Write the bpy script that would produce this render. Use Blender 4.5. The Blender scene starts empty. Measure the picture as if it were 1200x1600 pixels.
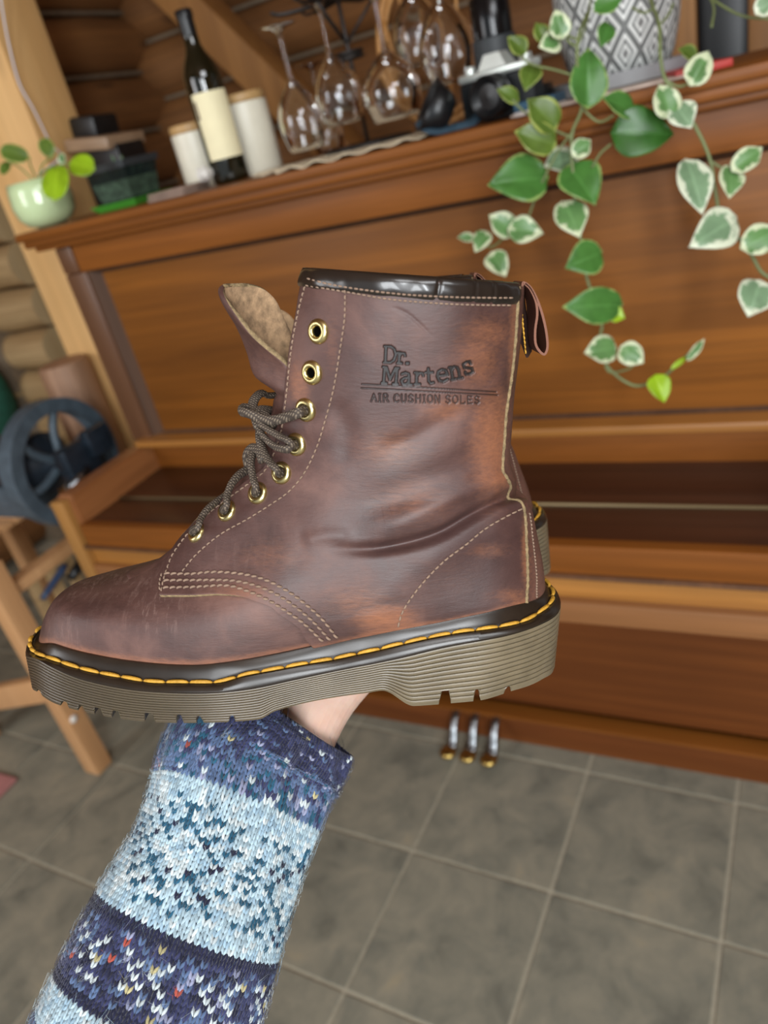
import bpy, bmesh, math, random
import numpy as np
from mathutils import Vector, Matrix
random.seed(7); rng = np.random.default_rng(7)
sc = bpy.context.scene
col = sc.collection
# ---------------------------------------------------------------- camera
FPX = 1161.4; CAMH = 1.43
_a, _b, _c = .55163, .47669, -.25186
def _rot():
    ca, sa, cb, sb, cc, s2 = math.cos(_a), math.sin(_a), math.cos(_b), math.sin(_b), math.cos(_c), math.sin(_c)
    return np.array([[cc,-s2,0],[s2,cc,0],[0,0,1]]) @ np.array([[1,0,0],[0,cb,-sb],[0,sb,cb]]) @ np.array([[ca,0,sa],[0,1,0],[-sa,0,ca]])
MC = _rot()                       # world (right, down, forward) -> camera (right, down, forward)
CAM = np.array([0., 0., CAMH])
def cdir(v):                      # camera-frame vector(s) -> world
    w = np.asarray(v, float) @ MC
    return np.stack([w[...,0], w[...,2], -w[...,1]], -1)
def P(u, v, d): return CAM + cdir(np.array([(u-600)/FPX*d, (v-800)/FPX*d, d]))
def ray(u, v): return cdir(np.array([(u-600)/FPX, (v-800)/FPX, 1.]))
def onY(u, v, y): r = ray(u, v); return CAM + r*(y/r[1])
def onZ(u, v, z): r = ray(u, v); return CAM + r*((z-CAMH)/r[2])
def onX(u, v, x): r = ray(u, v); return CAM + r*(x/r[0])
def proj(p):
    d = np.asarray(p) - CAM; w = np.stack([d[...,0], -d[...,2], d[...,1]], -1) @ MC.T
    return 600+FPX*w[...,0]/w[...,2], 800+FPX*w[...,1]/w[...,2]
cd = bpy.data.cameras.new('camera'); cam = bpy.data.objects.new('camera', cd); col.objects.link(cam)
X = cdir([1,0,0]); Yv = cdir([0,-1,0]); Zv = cdir([0,0,-1])
cam.matrix_world = Matrix([[X[i], Yv[i], Zv[i], CAM[i]] for i in range(3)] + [[0,0,0,1]])
cd.sensor_fit = 'VERTICAL'; cd.sensor_height = 36; cd.lens = FPX/1600*36
cd.clip_start = .02
cd.dof.use_dof = True; cd.dof.focus_distance = .372; cd.dof.aperture_fstop = 26.13/3.7; cd.dof.aperture_blades = 0
sc.camera = cam
# ---------------------------------------------------------------- light
sc.view_settings.view_transform = 'Standard'; sc.view_settings.look = 'None'
sc.view_settings.gamma = 1; sc.view_settings.use_curve_mapping = False
sc.view_settings.exposure = 0.22
wd = bpy.data.worlds.new('world'); sc.world = wd; wd.use_nodes = True
bg = wd.node_tree.nodes['Background']; bg.inputs[0].default_value = (.86,.93,1,1); bg.inputs[1].default_value = .42
def area(name, loc, target, sx, sy, power, colr):
    l = bpy.data.lights.new(name, 'AREA'); l.shape = 'RECTANGLE'; l.size = sx; l.size_y = sy; l.energy = power; l.color = colr
    o = bpy.data.objects.new(name, l); col.objects.link(o); o.location = loc
    o.rotation_euler = (Vector(target)-Vector(loc)).to_track_quat('-Z','Y').to_euler(); return o
# daylight from the two tall windows and the roof light behind and to the right of the photographer
area('window_and_fill_light', (.45,-1.9,1.8), (-.5,1.2,1.1), .32, 1.4, 28, (.93,.97,1))
area('window_and_fill_light', (1.25,-1.7,1.8), (-.5,1.2,1.1), .32, 1.4, 44, (.93,.97,1))
area('roof_light', (.9,-.35,2.85), (-.25,.6,1.1), 1.2, .9, 32, (.93,.97,1))
area('window_and_fill_light', (-2.5,-1.5,1.9), (-2.2,2.0,.9), .9, 1.4, 26, (.97,.98,1))  # added lamp on the left, brightens the log wall, post and floor
# ---------------------------------------------------------------- helpers
WM = {}
def wmat(o): return WM.get(o.name, Matrix.Identity(4)) if o else Matrix.Identity(4)
def tag(o, label=None, cat=None, group=None, kind=None):
    if label: o['label'] = label
    if cat: o['category'] = cat
    if group: o['group'] = group
    if kind: o['kind'] = kind
    return o
def thing(name, label, cat, loc=(0,0,0), group=None, mat=None):
    o = bpy.data.objects.new(name, None); col.objects.link(o); o.empty_display_size = .05
    m = mat if mat is not None else Matrix.Translation(Vector(loc))
    o.matrix_world = m; WM[o.name] = m.copy(); return tag(o, label, cat, group)
def mk(name, V, F, mats, parent=None, smooth=True, local=False, fm=None, auto=None, colors=None, uv=None, attr=None):
    """one mesh object; V in world coordinates unless local"""
    V = np.asarray(V, float).reshape(-1, 3)
    if not isinstance(mats, (list, tuple)): mats = [mats]
    M = Matrix.Identity(4)
    if parent is not None:
        if not local:
            Mi = np.array(wmat(parent).inverted()); V = V @ Mi[:3,:3].T + Mi[:3,3]
    elif not local:
        lo, hi = V.min(0), V.max(0); o0 = np.array([(lo[0]+hi[0])/2, (lo[1]+hi[1])/2, lo[2]]); V = V - o0
        M = Matrix.Translation(Vector(o0))
    me = bpy.data.meshes.new(name)
    if isinstance(F, np.ndarray):
        n, k = F.shape
        me.vertices.add(len(V)); me.vertices.foreach_set('co', V.ravel())
        me.loops.add(n*k); me.loops.foreach_set('vertex_index', F.ravel().astype(np.int32))
        me.polygons.add(n); me.polygons.foreach_set('loop_start', np.arange(0, n*k, k, dtype=np.int32))
        me.update(calc_edges=True)
    else:
        me.from_pydata(V.tolist(), [], [tuple(f) for f in F]); me.update()
    for m in mats: me.materials.append(m)
    if fm is not None: me.polygons.foreach_set('material_index', np.asarray(fm, np.int32))
    me.polygons.foreach_set('use_smooth', [bool(smooth)]*len(me.polygons))
    if auto: 
        me.set_sharp_from_angle(angle=math.radians(auto))
    if colors is not None:
        ca = me.color_attributes.new('Col', 'FLOAT_COLOR', 'POINT')
        c4 = np.ones((len(V), 4)); c4[:, :3] = colors; ca.data.foreach_set('color', c4.ravel())
    if attr is not None:
        for k2, a in attr.items():
            at = me.attributes.new(k2, 'FLOAT', 'POINT'); at.data.foreach_set('value', np.asarray(a, np.float32).ravel())
    if uv is not None:
        ul = me.uv_layers.new(name='UVMap'); li = np.empty(len(me.loops), np.int32); me.loops.foreach_get('vertex_index', li)
        ul.data.foreach_set('uv', np.asarray(uv)[li].ravel())
    o = bpy.data.objects.new(name, me); col.objects.link(o)
    if parent is not None:
        o.parent = parent; WM[o.name] = wmat(parent).copy()
    else:
        o.matrix_world = M; WM[o.name] = M.copy()
    return o
class B:
    """geometry collector"""
    def __init__(s): s.V = []; s.F = []; s.m = []; s.cur = 0
    def add(s, V, F):
        n = len(s.V); s.V += [tuple(map(float, v)) for v in V]; s.F += [tuple(i+n for i in f) for f in F]; s.m += [s.cur]*len(F); return s
    def box(s, lo, hi, bev=.002, R=None, c=None):
        """bevelled box; optional rotation matrix R about point c"""
        bm = bmesh.new(); bmesh.ops.create_cube(bm, size=1)
        lo = np.array(lo, float); hi = np.array(hi, float); sz = hi-lo; mid = (lo+hi)/2
        for v in bm.verts: v.co = Vector([v.co[i]*sz[i] for i in range(3)])
        b = min(bev, .45*min(abs(sz)))
        if b > 0: bmesh.ops.bevel(bm, geom=bm.edges[:], offset=b, segments=2, affect='EDGES', profile=.6)
        V = np.array([v.co[:] for v in bm.verts]) + mid
        if R is not None:
            c = np.array(c if c is not None else mid); V = (V-c) @ np.array(R).T + c
        F = [[v.index for v in f.verts] for f in bm.faces]; bm.free(); return s.add(V, F)
    def beam(s, p0, p1, w, h, up=(0,0,1), bev=.003):
        """square timber from p0 to p1"""
        p0 = np.array(p0, float); p1 = np.array(p1, float); d = p1-p0; L = np.linalg.norm(d); d /= L
        up = (0,1,0) if abs(np.dot(d, up)) > .98 else up
        x = np.cross(d, up); x /= np.linalg.norm(x); y = np.cross(x, d)
        t = B().box((-w/2,-h/2,0), (w/2,h/2,L), bev); V = np.array(t.V) @ np.array([x, y, d]) + p0
        return s.add(V, t.F)
    def tube(s, pts, r, n=10, cap=True, closed=False, flat=1.0, up=None):
        pts = np.array(pts, float); m = len(pts); r = np.broadcast_to(np.array(r, float), (m,))
        T = np.gradient(pts, axis=0) if not closed else (np.roll(pts,-1,0)-np.roll(pts,1,0))
        T /= np.linalg.norm(T, axis=1)[:,None]+1e-12
        ref = np.array(up, float) if up is not None else (np.array([0,0,1.]) if abs(T[0][2]) < .9 else np.array([1.,0,0]))
        N = np.cross(T[0], ref); N /= np.linalg.norm(N); V = []
        for i in range(m):
            N = N - T[i]*np.dot(N, T[i]); N /= np.linalg.norm(N); Bn = np.cross(T[i], N)
            for k in range(n):
                a = 2*math.pi*k/n; V.append(pts[i] + r[i]*(N*math.cos(a) + Bn*flat*math.sin(a)))
        F = []
        for i in range(m if closed else m-1):
            j = (i+1) % m
            for k in range(n): F.append((i*n+k, i*n+(k+1)%n, j*n+(k+1)%n, j*n+k))
        if cap and not closed: F.append(tuple(range(n))[::-1]); F.append(tuple((m-1)*n+k for k in range(n)))
        return s.add(V, F)
    def lathe(s, prof, c=(0,0,0), n=40, R=None, cap=True):
        """prof: (r, z) list, turned about z"""
        V = []; F = []
        for r, z in prof:
            for k in range(n): a = 2*math.pi*k/n; V.append((r*math.cos(a), r*math.sin(a), z))
        m = len(prof)
        for i in range(m-1):
            for k in range(n): F.append((i*n+k, i*n+(k+1)%n, (i+1)*n+(k+1)%n, (i+1)*n+k))
        if cap:
            if prof[0][0] > 1e-6: F.append(tuple(range(n))[::-1])
            if prof[-1][0] > 1e-6: F.append(tuple((m-1)*n+k for k in range(n)))
        V = np.array(V)
        if R is not None: V = V @ np.array(R).T
        return s.add(V + np.array(c), F)
    def mk(s, name, mats, parent=None, **k):
        return mk(name, s.V, s.F, mats, parent, fm=s.m, **k)
def spl(pts, n, closed=False):
    """Catmull-Rom resampling of a polyline"""
    p = np.array(pts, float); 
    if closed: q = np.vstack([p[-1], p, p[0], p[1]])
    else: q = np.vstack([2*p[0]-p[1], p, 2*p[-1]-p[-2]])
    m = len(q)-3; t = np.linspace(0, m, n, endpoint=not closed)*(1-1e-9); i = t.astype(int); f = (t-i)[:,None]
    a, b, c, d = q[i], q[i+1], q[i+2], q[i+3]
    return .5*((2*b)+(-a+c)*f+(2*a-5*b+4*c-d)*f**2+(-a+3*b-3*c+d)*f**3)
def even(pts, step):
    p = np.asarray(pts, float); L = np.r_[0, np.cumsum(np.linalg.norm(np.diff(p, axis=0), axis=1))]
    n = max(2, int(round(L[-1]/step))+1); s = np.linspace(0, L[-1], n)
    return np.stack([np.interp(s, L, p[:,k]) for k in range(p.shape[1])], 1)
def herm(xs, ys):
    """monotone cubic interpolation, returns a function"""
    xs = np.array(xs, float); ys = np.array(ys, float); h = np.diff(xs); d = np.diff(ys)/h
    m = np.zeros(len(xs)); m[0] = d[0]; m[-1] = d[-1]
    for i in range(1, len(xs)-1):
        m[i] = 0 if d[i-1]*d[i] <= 0 else 2*d[i-1]*d[i]/(d[i-1]+d[i])
    def f(x):
        x = np.clip(np.asarray(x, float), xs[0], xs[-1]); i = np.clip(np.searchsorted(xs, x)-1, 0, len(h)-1)
        t = (x-xs[i])/h[i]; return ((2*t**3-3*t**2+1)*ys[i] + (t**3-2*t**2+t)*h[i]*m[i] + (-2*t**3+3*t**2)*ys[i+1] + (t**3-t**2)*h[i]*m[i+1])
    return f
def copy_tree(o, parent=None, skip=()):
    c = o.copy(); col.objects.link(c)
    if parent is not None: c.parent = parent
    WM[c.name] = wmat(o).copy()
    for ch in list(o.children):
        if ch.name.split('.')[0] not in skip: copy_tree(ch, c, skip)
    return c
# ---------------------------------------------------------------- materials
def L1(c): return c/12.92 if c <= .04045 else ((c+.055)/1.055)**2.4
def srgb(r, g, b): return (L1(r/255), L1(g/255), L1(b/255), 1)
def newmat(name):
    m = bpy.data.materials.new(name); m.use_nodes = True; nt = m.node_tree
    return m, nt, nt.nodes['Principled BSDF']
def N(nt, t, **k):
    n = nt.nodes.new(t)
    for a, v in k.items(): setattr(n, a, v)
    return n
def link(nt, a, b): nt.links.new(a, b)
def noise(nt, vec, scale, detail=4, rough=.55, dist=0):
    n = N(nt, 'ShaderNodeTexNoise'); n.inputs['Scale'].default_value = scale; n.inputs['Detail'].default_value = detail
    n.inputs['Roughness'].default_value = rough; n.inputs['Distortion'].default_value = dist
    if vec is not None: link(nt, vec, n.inputs['Vector'])
    return n.outputs['Fac']
def ramp(nt, fac, stops):
    r = N(nt, 'ShaderNodeValToRGB'); e = r.color_ramp.elements
    while len(e) < len(stops): e.new(.5)
    for i, (p, c) in enumerate(stops): e[i].position = p; e[i].color = c if len(c) == 4 else (*c, 1)
    link(nt, fac, r.inputs['Fac']); return r.outputs['Color']
def mapping(nt, scale=(1,1,1), rot=(0,0,0), coord='Object'):
    tc = N(nt, 'ShaderNodeTexCoord'); mp = N(nt, 'ShaderNodeMapping'); mp.inputs['Scale'].default_value = scale; mp.inputs['Rotation'].default_value = rot
    link(nt, tc.outputs[coord], mp.inputs['Vector']); return mp.outputs['Vector']
def bump(nt, bs, h, strength, dist=.001):
    b = N(nt, 'ShaderNodeBump'); b.inputs['Strength'].default_value = strength; b.inputs['Distance'].default_value = dist
    link(nt, h, b.inputs['Height']); link(nt, b.outputs['Normal'], bs.inputs['Normal'])
def mix(nt, fac, a, b, mode='MIX'):
    m = N(nt, 'ShaderNodeMix', data_type='RGBA', blend_type=mode)
    if isinstance(fac, (int, float)): m.inputs[0].default_value = fac
    else: link(nt, fac, m.inputs[0])
    for i, c in ((6, a), (7, b)):
        if isinstance(c, tuple): m.inputs[i].default_value = c
        else: link(nt, c, m.inputs[i])
    return m.outputs[2]
def plain(name, c, rough=.5, metal=0, var=.0, scale=30, coat=0, spec=None, trans=0, bumps=0, bscale=80):
    m, nt, bs = newmat(name); bs.inputs['Roughness'].default_value = rough; bs.inputs['Metallic'].default_value = metal
    v = mapping(nt)
    f = noise(nt, v, scale, 4)
    d = tuple(max(0, x*(1-var)) for x in c[:3])+(1,); e = tuple(min(1, x*(1+var)) for x in c[:3])+(1,)
    link(nt, ramp(nt, f, [(.3, d), (.7, e)]), bs.inputs['Base Color'])
    if coat: bs.inputs['Coat Weight'].default_value = coat; bs.inputs['Coat Roughness'].default_value = .08
    if spec is not None: bs.inputs['Specular IOR Level'].default_value = spec
    if trans: bs.inputs['Transmission Weight'].default_value = trans
    if bumps: bump(nt, bs, noise(nt, v, bscale, 3), bumps)
    return m
def wood(name, c0, c1, axis='X', scale=1, rough=.4, coat=.15, knots=0, streak=1.0, rings=0):
    """wood with long grain along one axis"""
    m, nt, bs = newmat(name); s = [14*scale]*3; s['XYZ'.index(axis)] = .9*scale
    v = mapping(nt, tuple(s)); n1 = noise(nt, v, 1.6, 6, .6, .6)
    s2 = [90*scale]*3; s2['XYZ'.index(axis)] = 2.5*scale; v2 = mapping(nt, tuple(s2)); n2 = noise(nt, v2, 1.5, 3, .6)
    v3 = mapping(nt, (1,1,1)); n3 = noise(nt, v3, 2.3*scale, 3)
    c = ramp(nt, n1, [(.30, c0), (.70, c1)])
    dark = tuple(x*.62 for x in c0[:3])+(1,)
    f = ramp(nt, n2, [(.42, (.35*streak,)*3), (.62, (0,0,0))]); c = mix(nt, f, c, dark)
    f3 = ramp(nt, n3, [(.35, (.30,)*3), (.65, (0,0,0))]); c = mix(nt, f3, c, tuple(x*.7 for x in c0[:3])+(1,))
    if knots:
        vo = N(nt, 'ShaderNodeTexVoronoi'); vo.inputs['Scale'].default_value = knots
        s4 = [3.0]*3; s4['XYZ'.index(axis)] = 1.0; link(nt, mapping(nt, tuple(s4)), vo.inputs['Vector'])
        k = ramp(nt, vo.outputs['Distance'], [(.03, (.9,)*3), (.13, (0,0,0))]); c = mix(nt, k, c, tuple(x*.3 for x in c0[:3])+(1,))
    link(nt, c, bs.inputs['Base Color']); bs.inputs['Roughness'].default_value = rough
    bs.inputs['Coat Weight'].default_value = coat; bs.inputs['Coat Roughness'].default_value = .25
    bump(nt, bs, n2, .15, .0006); return m
MT = {}
MT['piano'] = wood('piano_walnut_veneer', srgb(116,66,22), srgb(152,90,34), 'X', .55, rough=.5, coat=.05)
MT['piano_panel'] = wood('piano_panel_veneer', srgb(106,62,20), srgb(154,94,32), 'X', .4, rough=.5, coat=.04)
MT['piano_y'] = wood('piano_cheek_wood', srgb(140,88,50), srgb(170,112,66), 'Y', .6)
MT['piano_z'] = wood('piano_stile_wood', srgb(88,58,38), srgb(118,78,48), 'Z', .6)
MT['piano_light'] = wood('worn_key_rail_wood', srgb(160,106,48), srgb(190,130,62), 'X', .5)
MT['piano_end'] = wood('cheek_front_wood', srgb(164,116,60), srgb(190,138,76), 'Z', .6)
MT['hole_shade'] = plain('eyelet_hole_shade', srgb(8,7,6), 1, spec=0)  # flat black, painted shade for the inside of the eyelets
MT['bed_edge'] = wood('worn_key_bed_edge', srgb(134,88,50), srgb(160,108,64), 'X', .5)
MT['mahogany'] = wood('dark_red_fallboard_wood', srgb(60,34,22), srgb(84,48,30), 'X', .5, rough=.35, coat=.3)
MT['lower'] = wood('lower_panel_veneer', srgb(98,52,22), srgb(130,74,32), 'X', .5, rough=.5, coat=.05)
MT['log'] = wood('brown_log', srgb(112,72,36), srgb(150,100,52), 'X', .5, rough=.75, coat=0, knots=1.6)
MT['log_y'] = wood('brown_log_along_y', srgb(120,78,40), srgb(160,108,58), 'Y', .5, rough=.75, coat=0, knots=1.6)
MT['log_end'] = wood('pale_sawn_log_end', srgb(186,160,116), srgb(212,188,146), 'Z', .8, rough=.8, coat=0)
MT['log_pale'] = wood('pale_peeled_log', srgb(168,136,92), srgb(200,170,124), 'X', .6, rough=.7, coat=0)
MT['pine'] = wood('pale_pine_timber', srgb(218,170,108), srgb(240,196,134), 'Z', .5, rough=.6, coat=0, knots=1.3, streak=.5)
MT['brace'] = wood('brace_timber', srgb(150,102,52), srgb(178,126,68), 'Z', .5, rough=.6, coat=0)
MT['stool'] = wood('orange_pine', srgb(196,146,98), srgb(222,172,122), 'Z', .6, rough=.5, coat=.05, streak=.5)
MT['chink'] = plain('grey_chinking', srgb(120,104,84), .9, var=.15)
MT['moulding'] = wood('dull_moulding_wood', srgb(72,48,32), srgb(96,66,44), 'Z', .6, rough=.75, coat=0)
for _k in ('piano','piano_panel','lower','mahogany'): MT[_k].node_tree.nodes['Principled BSDF'].inputs['Specular IOR Level'].default_value = .22
MT['black'] = plain('black_enamel', srgb(18,20,22), .35, var=.3)
MT['iron'] = plain('blue_black_cast_iron', srgb(78,92,102), .42, metal=.2, var=.25)
MT['iron_dark'] = plain('dark_blue_iron', srgb(36,46,56), .35, metal=.3, var=.3)
MT['steel'] = plain('worn_steel', srgb(150,154,158), .3, metal=1, var=.1)
MT['brass'] = plain('brass', srgb(196,166,96), .3, metal=1, var=.1)
MT['cream'] = plain('cream_ceramic', srgb(226,220,200), .4, var=.04)
MT['grout'] = plain('grout', srgb(172,164,144), .9, var=.1, scale=60)
def tile_mat():
    m, nt, bs = newmat('slate_look_tile'); v = mapping(nt); oi = N(nt, 'ShaderNodeObjectInfo')
    ad = N(nt, 'ShaderNodeVectorMath', operation='ADD'); link(nt, v, ad.inputs[0])
    mu = N(nt, 'ShaderNodeVectorMath', operation='SCALE'); mu.inputs['Scale'].default_value = 37; cb = N(nt, 'ShaderNodeCombineXYZ')
    link(nt, oi.outputs['Random'], cb.inputs[0]); link(nt, oi.outputs['Random'], cb.inputs[1]); link(nt, cb.outputs[0], mu.inputs[0]); link(nt, mu.outputs[0], ad.inputs[1])
    n = noise(nt, ad.outputs[0], 9, 7, .62, .5); n2 = noise(nt, ad.outputs[0], 30, 5, .7)
    c = ramp(nt, n, [(.28, srgb(102,101,90)), (.46, srgb(130,127,112)), (.62, srgb(147,141,123)), (.8, srgb(164,151,124))])
    c = mix(nt, ramp(nt, n2, [(.5, (0,0,0)), (.75, (.35,)*3)]), c, srgb(112,114,106))
    link(nt, c, bs.inputs['Base Color']); bs.inputs['Roughness'].default_value = .55; bump(nt, bs, n2, .25, .001); return m
MT['tile'] = tile_mat()
# ================================================================ SETTING
flo = mk('floor', [(-4,-2.4,-.02),(2.4,-2.4,-.02),(2.4,3.2,-.02),(-4,3.2,-.02),(-4,-2.4,-.004),(2.4,-2.4,-.004),(2.4,3.2,-.004),(-4,3.2,-.004)],
         [(0,3,2,1),(4,5,6,7),(0,1,5,4),(1,2,6,5),(2,3,7,6),(3,0,4,7)], MT['grout'], smooth=False); tag(flo, kind='structure')
TS = .316; yaw = -.0326; ex = np.array([math.cos(yaw), math.sin(yaw), 0]); ey = np.array([-math.sin(yaw), math.cos(yaw), 0])
T0 = np.array([-.387, .887, 0])
tb = B().box((-TS/2+.004, -TS/2+.004, -.004), (TS/2-.004, TS/2-.004, 0), .0018)
tile0 = None
for i in range(-10, 8):
    for j in range(-6, 3):
        if i < -7 and j < -3: continue
        c = T0 + ex*TS*(i+.5) + ey*TS*(j+.5)
        if tile0 is None: tile0 = o = tb.mk('tile', MT['tile'], flo, local=True, smooth=False)
        else: o = tile0.copy(); col.objects.link(o)
        Mi = wmat(flo).inverted(); o.matrix_local = Mi @ Matrix.Translation(Vector(c + np.array([0,0,rng.uniform(-.0006,.0004)]))) @ Matrix.Rotation(yaw + rng.choice([0,1,2,3])*math.pi/2, 4, 'Z')
# back wall of stacked logs
def log(name, p0, p1, r, mats, parent, ends=True, n=20):
    p0 = np.array(p0, float); p1 = np.array(p1, float); d = p1-p0; L = np.linalg.norm(d); b = B()
    k = 10; ph = rng.uniform(0, 6, 3)
    pts = [p0+d*i/k for i in range(k+1)]
    b.tube(pts, [r*(1+.03*math.sin(i*1.3+ph[0])) for i in range(k+1)], n, cap=False)
    m = len(b.V); b.cur = 1
    b.F.append(tuple(range(n))[::-1]); b.m.append(1); b.F.append(tuple((k)*n+i for i in range(n))); b.m.append(1)
    return b.mk(name, mats, parent, auto=50)
YB = 2.95
wall = B().box((-3.3, YB+.12, 0), (1.6, YB+.22, 3.2), 0).mk('wall_back', MT['chink'], smooth=False); tag(wall, kind='structure')
zs = np.arange(.11, 3.2, .212)
for i, z in enumerate(zs):
    x1 = -.28 if .3 < z < 2.3 else 1.55
    log('log', (-3.2, YB+.04, z), (x1, YB+.04, z), .112, [MT['log'], MT['log_end']], wall)
    if x1 < 0: log('log', (.75, YB+.04, z), (1.55, YB+.04, z), .112, [MT['log'], MT['log_end']], wall)
    o = B().box((-3.2, YB-.028, z+.098), (x1, YB+.06, z+.112), .003).mk('chinking', MT['chink'], wall, smooth=False)
# dark doorway in the back wall, with its frame
d1 = B().box((-.245, YB-.02, .0), (.70, YB+.02, 2.25), .004).mk('door_1', plain('black_brown_door', srgb(30,22,16), .6), smooth=False); tag(d1, kind='structure')
for i in range(6): B().box((-.24+i*.157, YB-.032, .02), (-.24+i*.157+.150, YB-.02, 2.23), .004).mk('plank', MT['black'], d1)
t1 = B(); t1.box((-.10, YB-.11, 0), (-.035, YB-.02, 2.33), .004); t1.box((-.34, YB-.08, 0), (-.245, YB-.01, 2.3), .004)
t1.box((-.34, YB-.085, 2.25), (.78, YB-.01, 2.34), .004); tag(t1.mk('trim_1', MT['brace'], smooth=True, auto=40), kind='structure')
rp = B().box((-.035, YB-.09, 0), (.72, YB-.05, 2.24), .004); tag(rp.mk('trim_2', MT['log'], auto=40), kind='structure')
# left wall: logs running towards us, and corner logs whose sawn ends face the room
wl = B().box((-3.42, -2.4, 0), (-3.3, 3.2, 3.2), 0).mk('wall_left', MT['chink'], smooth=False); tag(wl, kind='structure')
for i, z in enumerate(zs):
    log('log', (-3.24, -2.4, z-.1 if i else z), (-3.24, 3.1, z-.1 if i else z), .112, [MT['log_y'], MT['log_end']], wl, n=16)
pw = B().box((-3.2, 2.02, 0), (-2.85, 2.12, 2.6), 0).mk('wall_corner', MT['chink'], smooth=False); tag(pw, kind='structure')
for i, z in enumerate(np.arange(.085, 2.6, .166)):
    xe = -2.56 - .02*((i*7) % 3)
    log('log', (-3.2, 2.1, z), (xe, 2.1, z), .080, [MT['log_pale'], MT['log_end']], pw)
# alcove wall: logs running away from us behind the post
wa = B().box((-2.62, 2.2, 0), (-2.52, 2.95, 2.93), 0).mk('wall_alcove', MT['chink'], smooth=False); tag(wa, kind='structure')
for i, z in enumerate(zs):
    if z < 2.85:
        log('log', (-2.46, 2.19, z-.1 if i else z), (-2.46, YB, z-.1 if i else z), .112, [MT['log_y'], MT['log_end']], wa)
        B().box((-2.40, 2.2, z-.1+.098), (-2.378, YB-.05, z-.1+.112), .003).mk('chinking', MT['chink'], wa, smooth=False)
# plank ceiling and the right-hand log wall
ce = B().box((-3.42, -2.4, 2.93), (2.4, 3.2, 3.0), 0).mk('ceiling', MT['chink'], smooth=False); tag(ce, kind='structure')
for i in range(30): B().box((-3.3+.19*i, -2.4, 2.905), (-3.3+.19*i+.184, 3.1, 2.93), .004).mk('plank', MT['log_y'], ce, smooth=False)
wr_ = B().box((2.32, -2.4, 0), (2.4, 3.2, 2.93), 0).mk('wall_right', MT['chink'], smooth=False); tag(wr_, kind='structure')
for i, z in enumerate(zs):
    if z < 2.85: log('log', (2.24, -2.4, z), (2.24, 3.1, z), .112, [MT['log_y'], MT['log_end']], wr_, n=16)
# squared post, brace
def chunky(name, b, mat, label, cat): o = b.mk(name, mat, auto=40); return tag(o, label, cat)
pst = B().box((-1.845, 1.50, 0), (-1.622, 1.66, 2.90), .008)
po = pst.mk('timber_post', MT['pine'], auto=40); tag(po, 'pale squared pine post rising behind the left end of the piano', 'post')
br = B().beam((-2.15, YB-.25, 2.22), (-1.28, YB-.25, 1.15), .13, .13, up=(0,1,0), bev=.006)
tag(br.mk('timber_brace', MT['brace'], auto=40), 'diagonal brown timber brace in front of the log wall behind the bottle', 'brace')
# half round stump post beside piano
st = B().lathe([(0,0),(.074,0),(.074,.02),(.071,.5),(.070,1.02),(.064,1.035),(0,1.04)], onY(152,690,1.424)*np.array([1,1,0]), 28)
tag(st.mk('round_post', wood('grey_pink_peeled_wood', srgb(150,112,84), srgb(178,138,108), 'Z', .6, rough=.6, coat=0), auto=60), 'short round peeled post standing left of the piano side', 'post')
# ================================================================ PIANO
XL, XR, YF, YK = -1.450, .105, 1.27, .985
ZT = 1.382
pn = thing('upright_piano', 'old brown upright piano with its folding fallboard closed and plants on top', 'piano', (-.72, 1.3, 0))
def pb(name, lo, hi, m, bev=.003, par=pn, lab=None, **k):
    o = B().box(lo, hi, bev, **k).mk(name, MT[m] if isinstance(m, str) else m, par, auto=40)
    if lab: o['label'] = lab
    return o
lid = B().box((XL-.06, 1.222, ZT-.018), (XR+.05, 1.74, ZT), .006).box((XL-.05, 1.229, ZT-.034), (XR+.04, 1.735, ZT-.017), .006).box((XL-.035, 1.243, ZT-.045), (XR+.03, 1.73, ZT-.033), .004)
lid.mk('lid', MT['piano'], pn, auto=40)
pb('side_panel', (XL, 1.275, 0), (XL+.03, 1.73, ZT-.046), 'piano_z'); pb('side_panel', (XR-.03, 1.275, 0), (XR, 1.73, ZT-.046), 'piano_z')
pb('back_board', (XL+.03, 1.70, .05), (XR-.03, 1.725, ZT-.046), 'lower')
pb('top_rail', (XL+.028, 1.268, 1.276), (XR-.03, 1.30, ZT-.046), 'piano', .004)
pb('stile', (XL+.002, 1.262, .86), (XL+.068, 1.30, 1.276), MT['piano_z'], .004)
pb('corner_block', (XL+.002, 1.262, 1.277), (XL+.05, 1.30, ZT-.047), MT['piano_z'], .004)
pb('stile', (XR-.07, 1.262, .86), (XR-.002, 1.30, 1.276), MT['piano_z'], .004)
# sloped moulding inside the frame
fr = B(); x0, x1, z0, z1 = XL+.068, XR-.07, .862, 1.276
o_, i_ = [(x0,z0),(x1,z0),(x1,z1),(x0,z1)], [(x0+.022,z0+.012),(x1-.022,z0+.012),(x1-.022,z1-.012),(x0+.022,z1-.012)]
V = [(x,1.268,z) for x,z in o_]+[(x,1.292,z) for x,z in i_]+[(x,1.30,z) for x,z in o_]+[(x,1.30,z) for x,z in i_]
F = [(k,(k+1)%4,4+(k+1)%4,4+k) for k in range(4)]+[(8+k,12+k,12+(k+1)%4,8+(k+1)%4) for k in range(4)]+[(4+k,4+(k+1)%4,12+(k+1)%4,12+k) for k in range(4)]+[(k,8+k,8+(k+1)%4,(k+1)%4) for k in range(4)]
fr.add(V, F); fr.mk('panel_moulding', MT['moulding'], pn, smooth=False)
pb('front_panel', (x0+.01, 1.29, z0), (x1-.01, 1.302, z1), 'piano_panel', .002)
pb('music_shelf', (XL+.03, 1.235, .851), (XR-.03, 1.31, .868), 'piano_light', .005)
pb('name_board', (XL+.03, 1.268, .775), (XR-.03, 1.30, .85), 'piano', .003)
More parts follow.
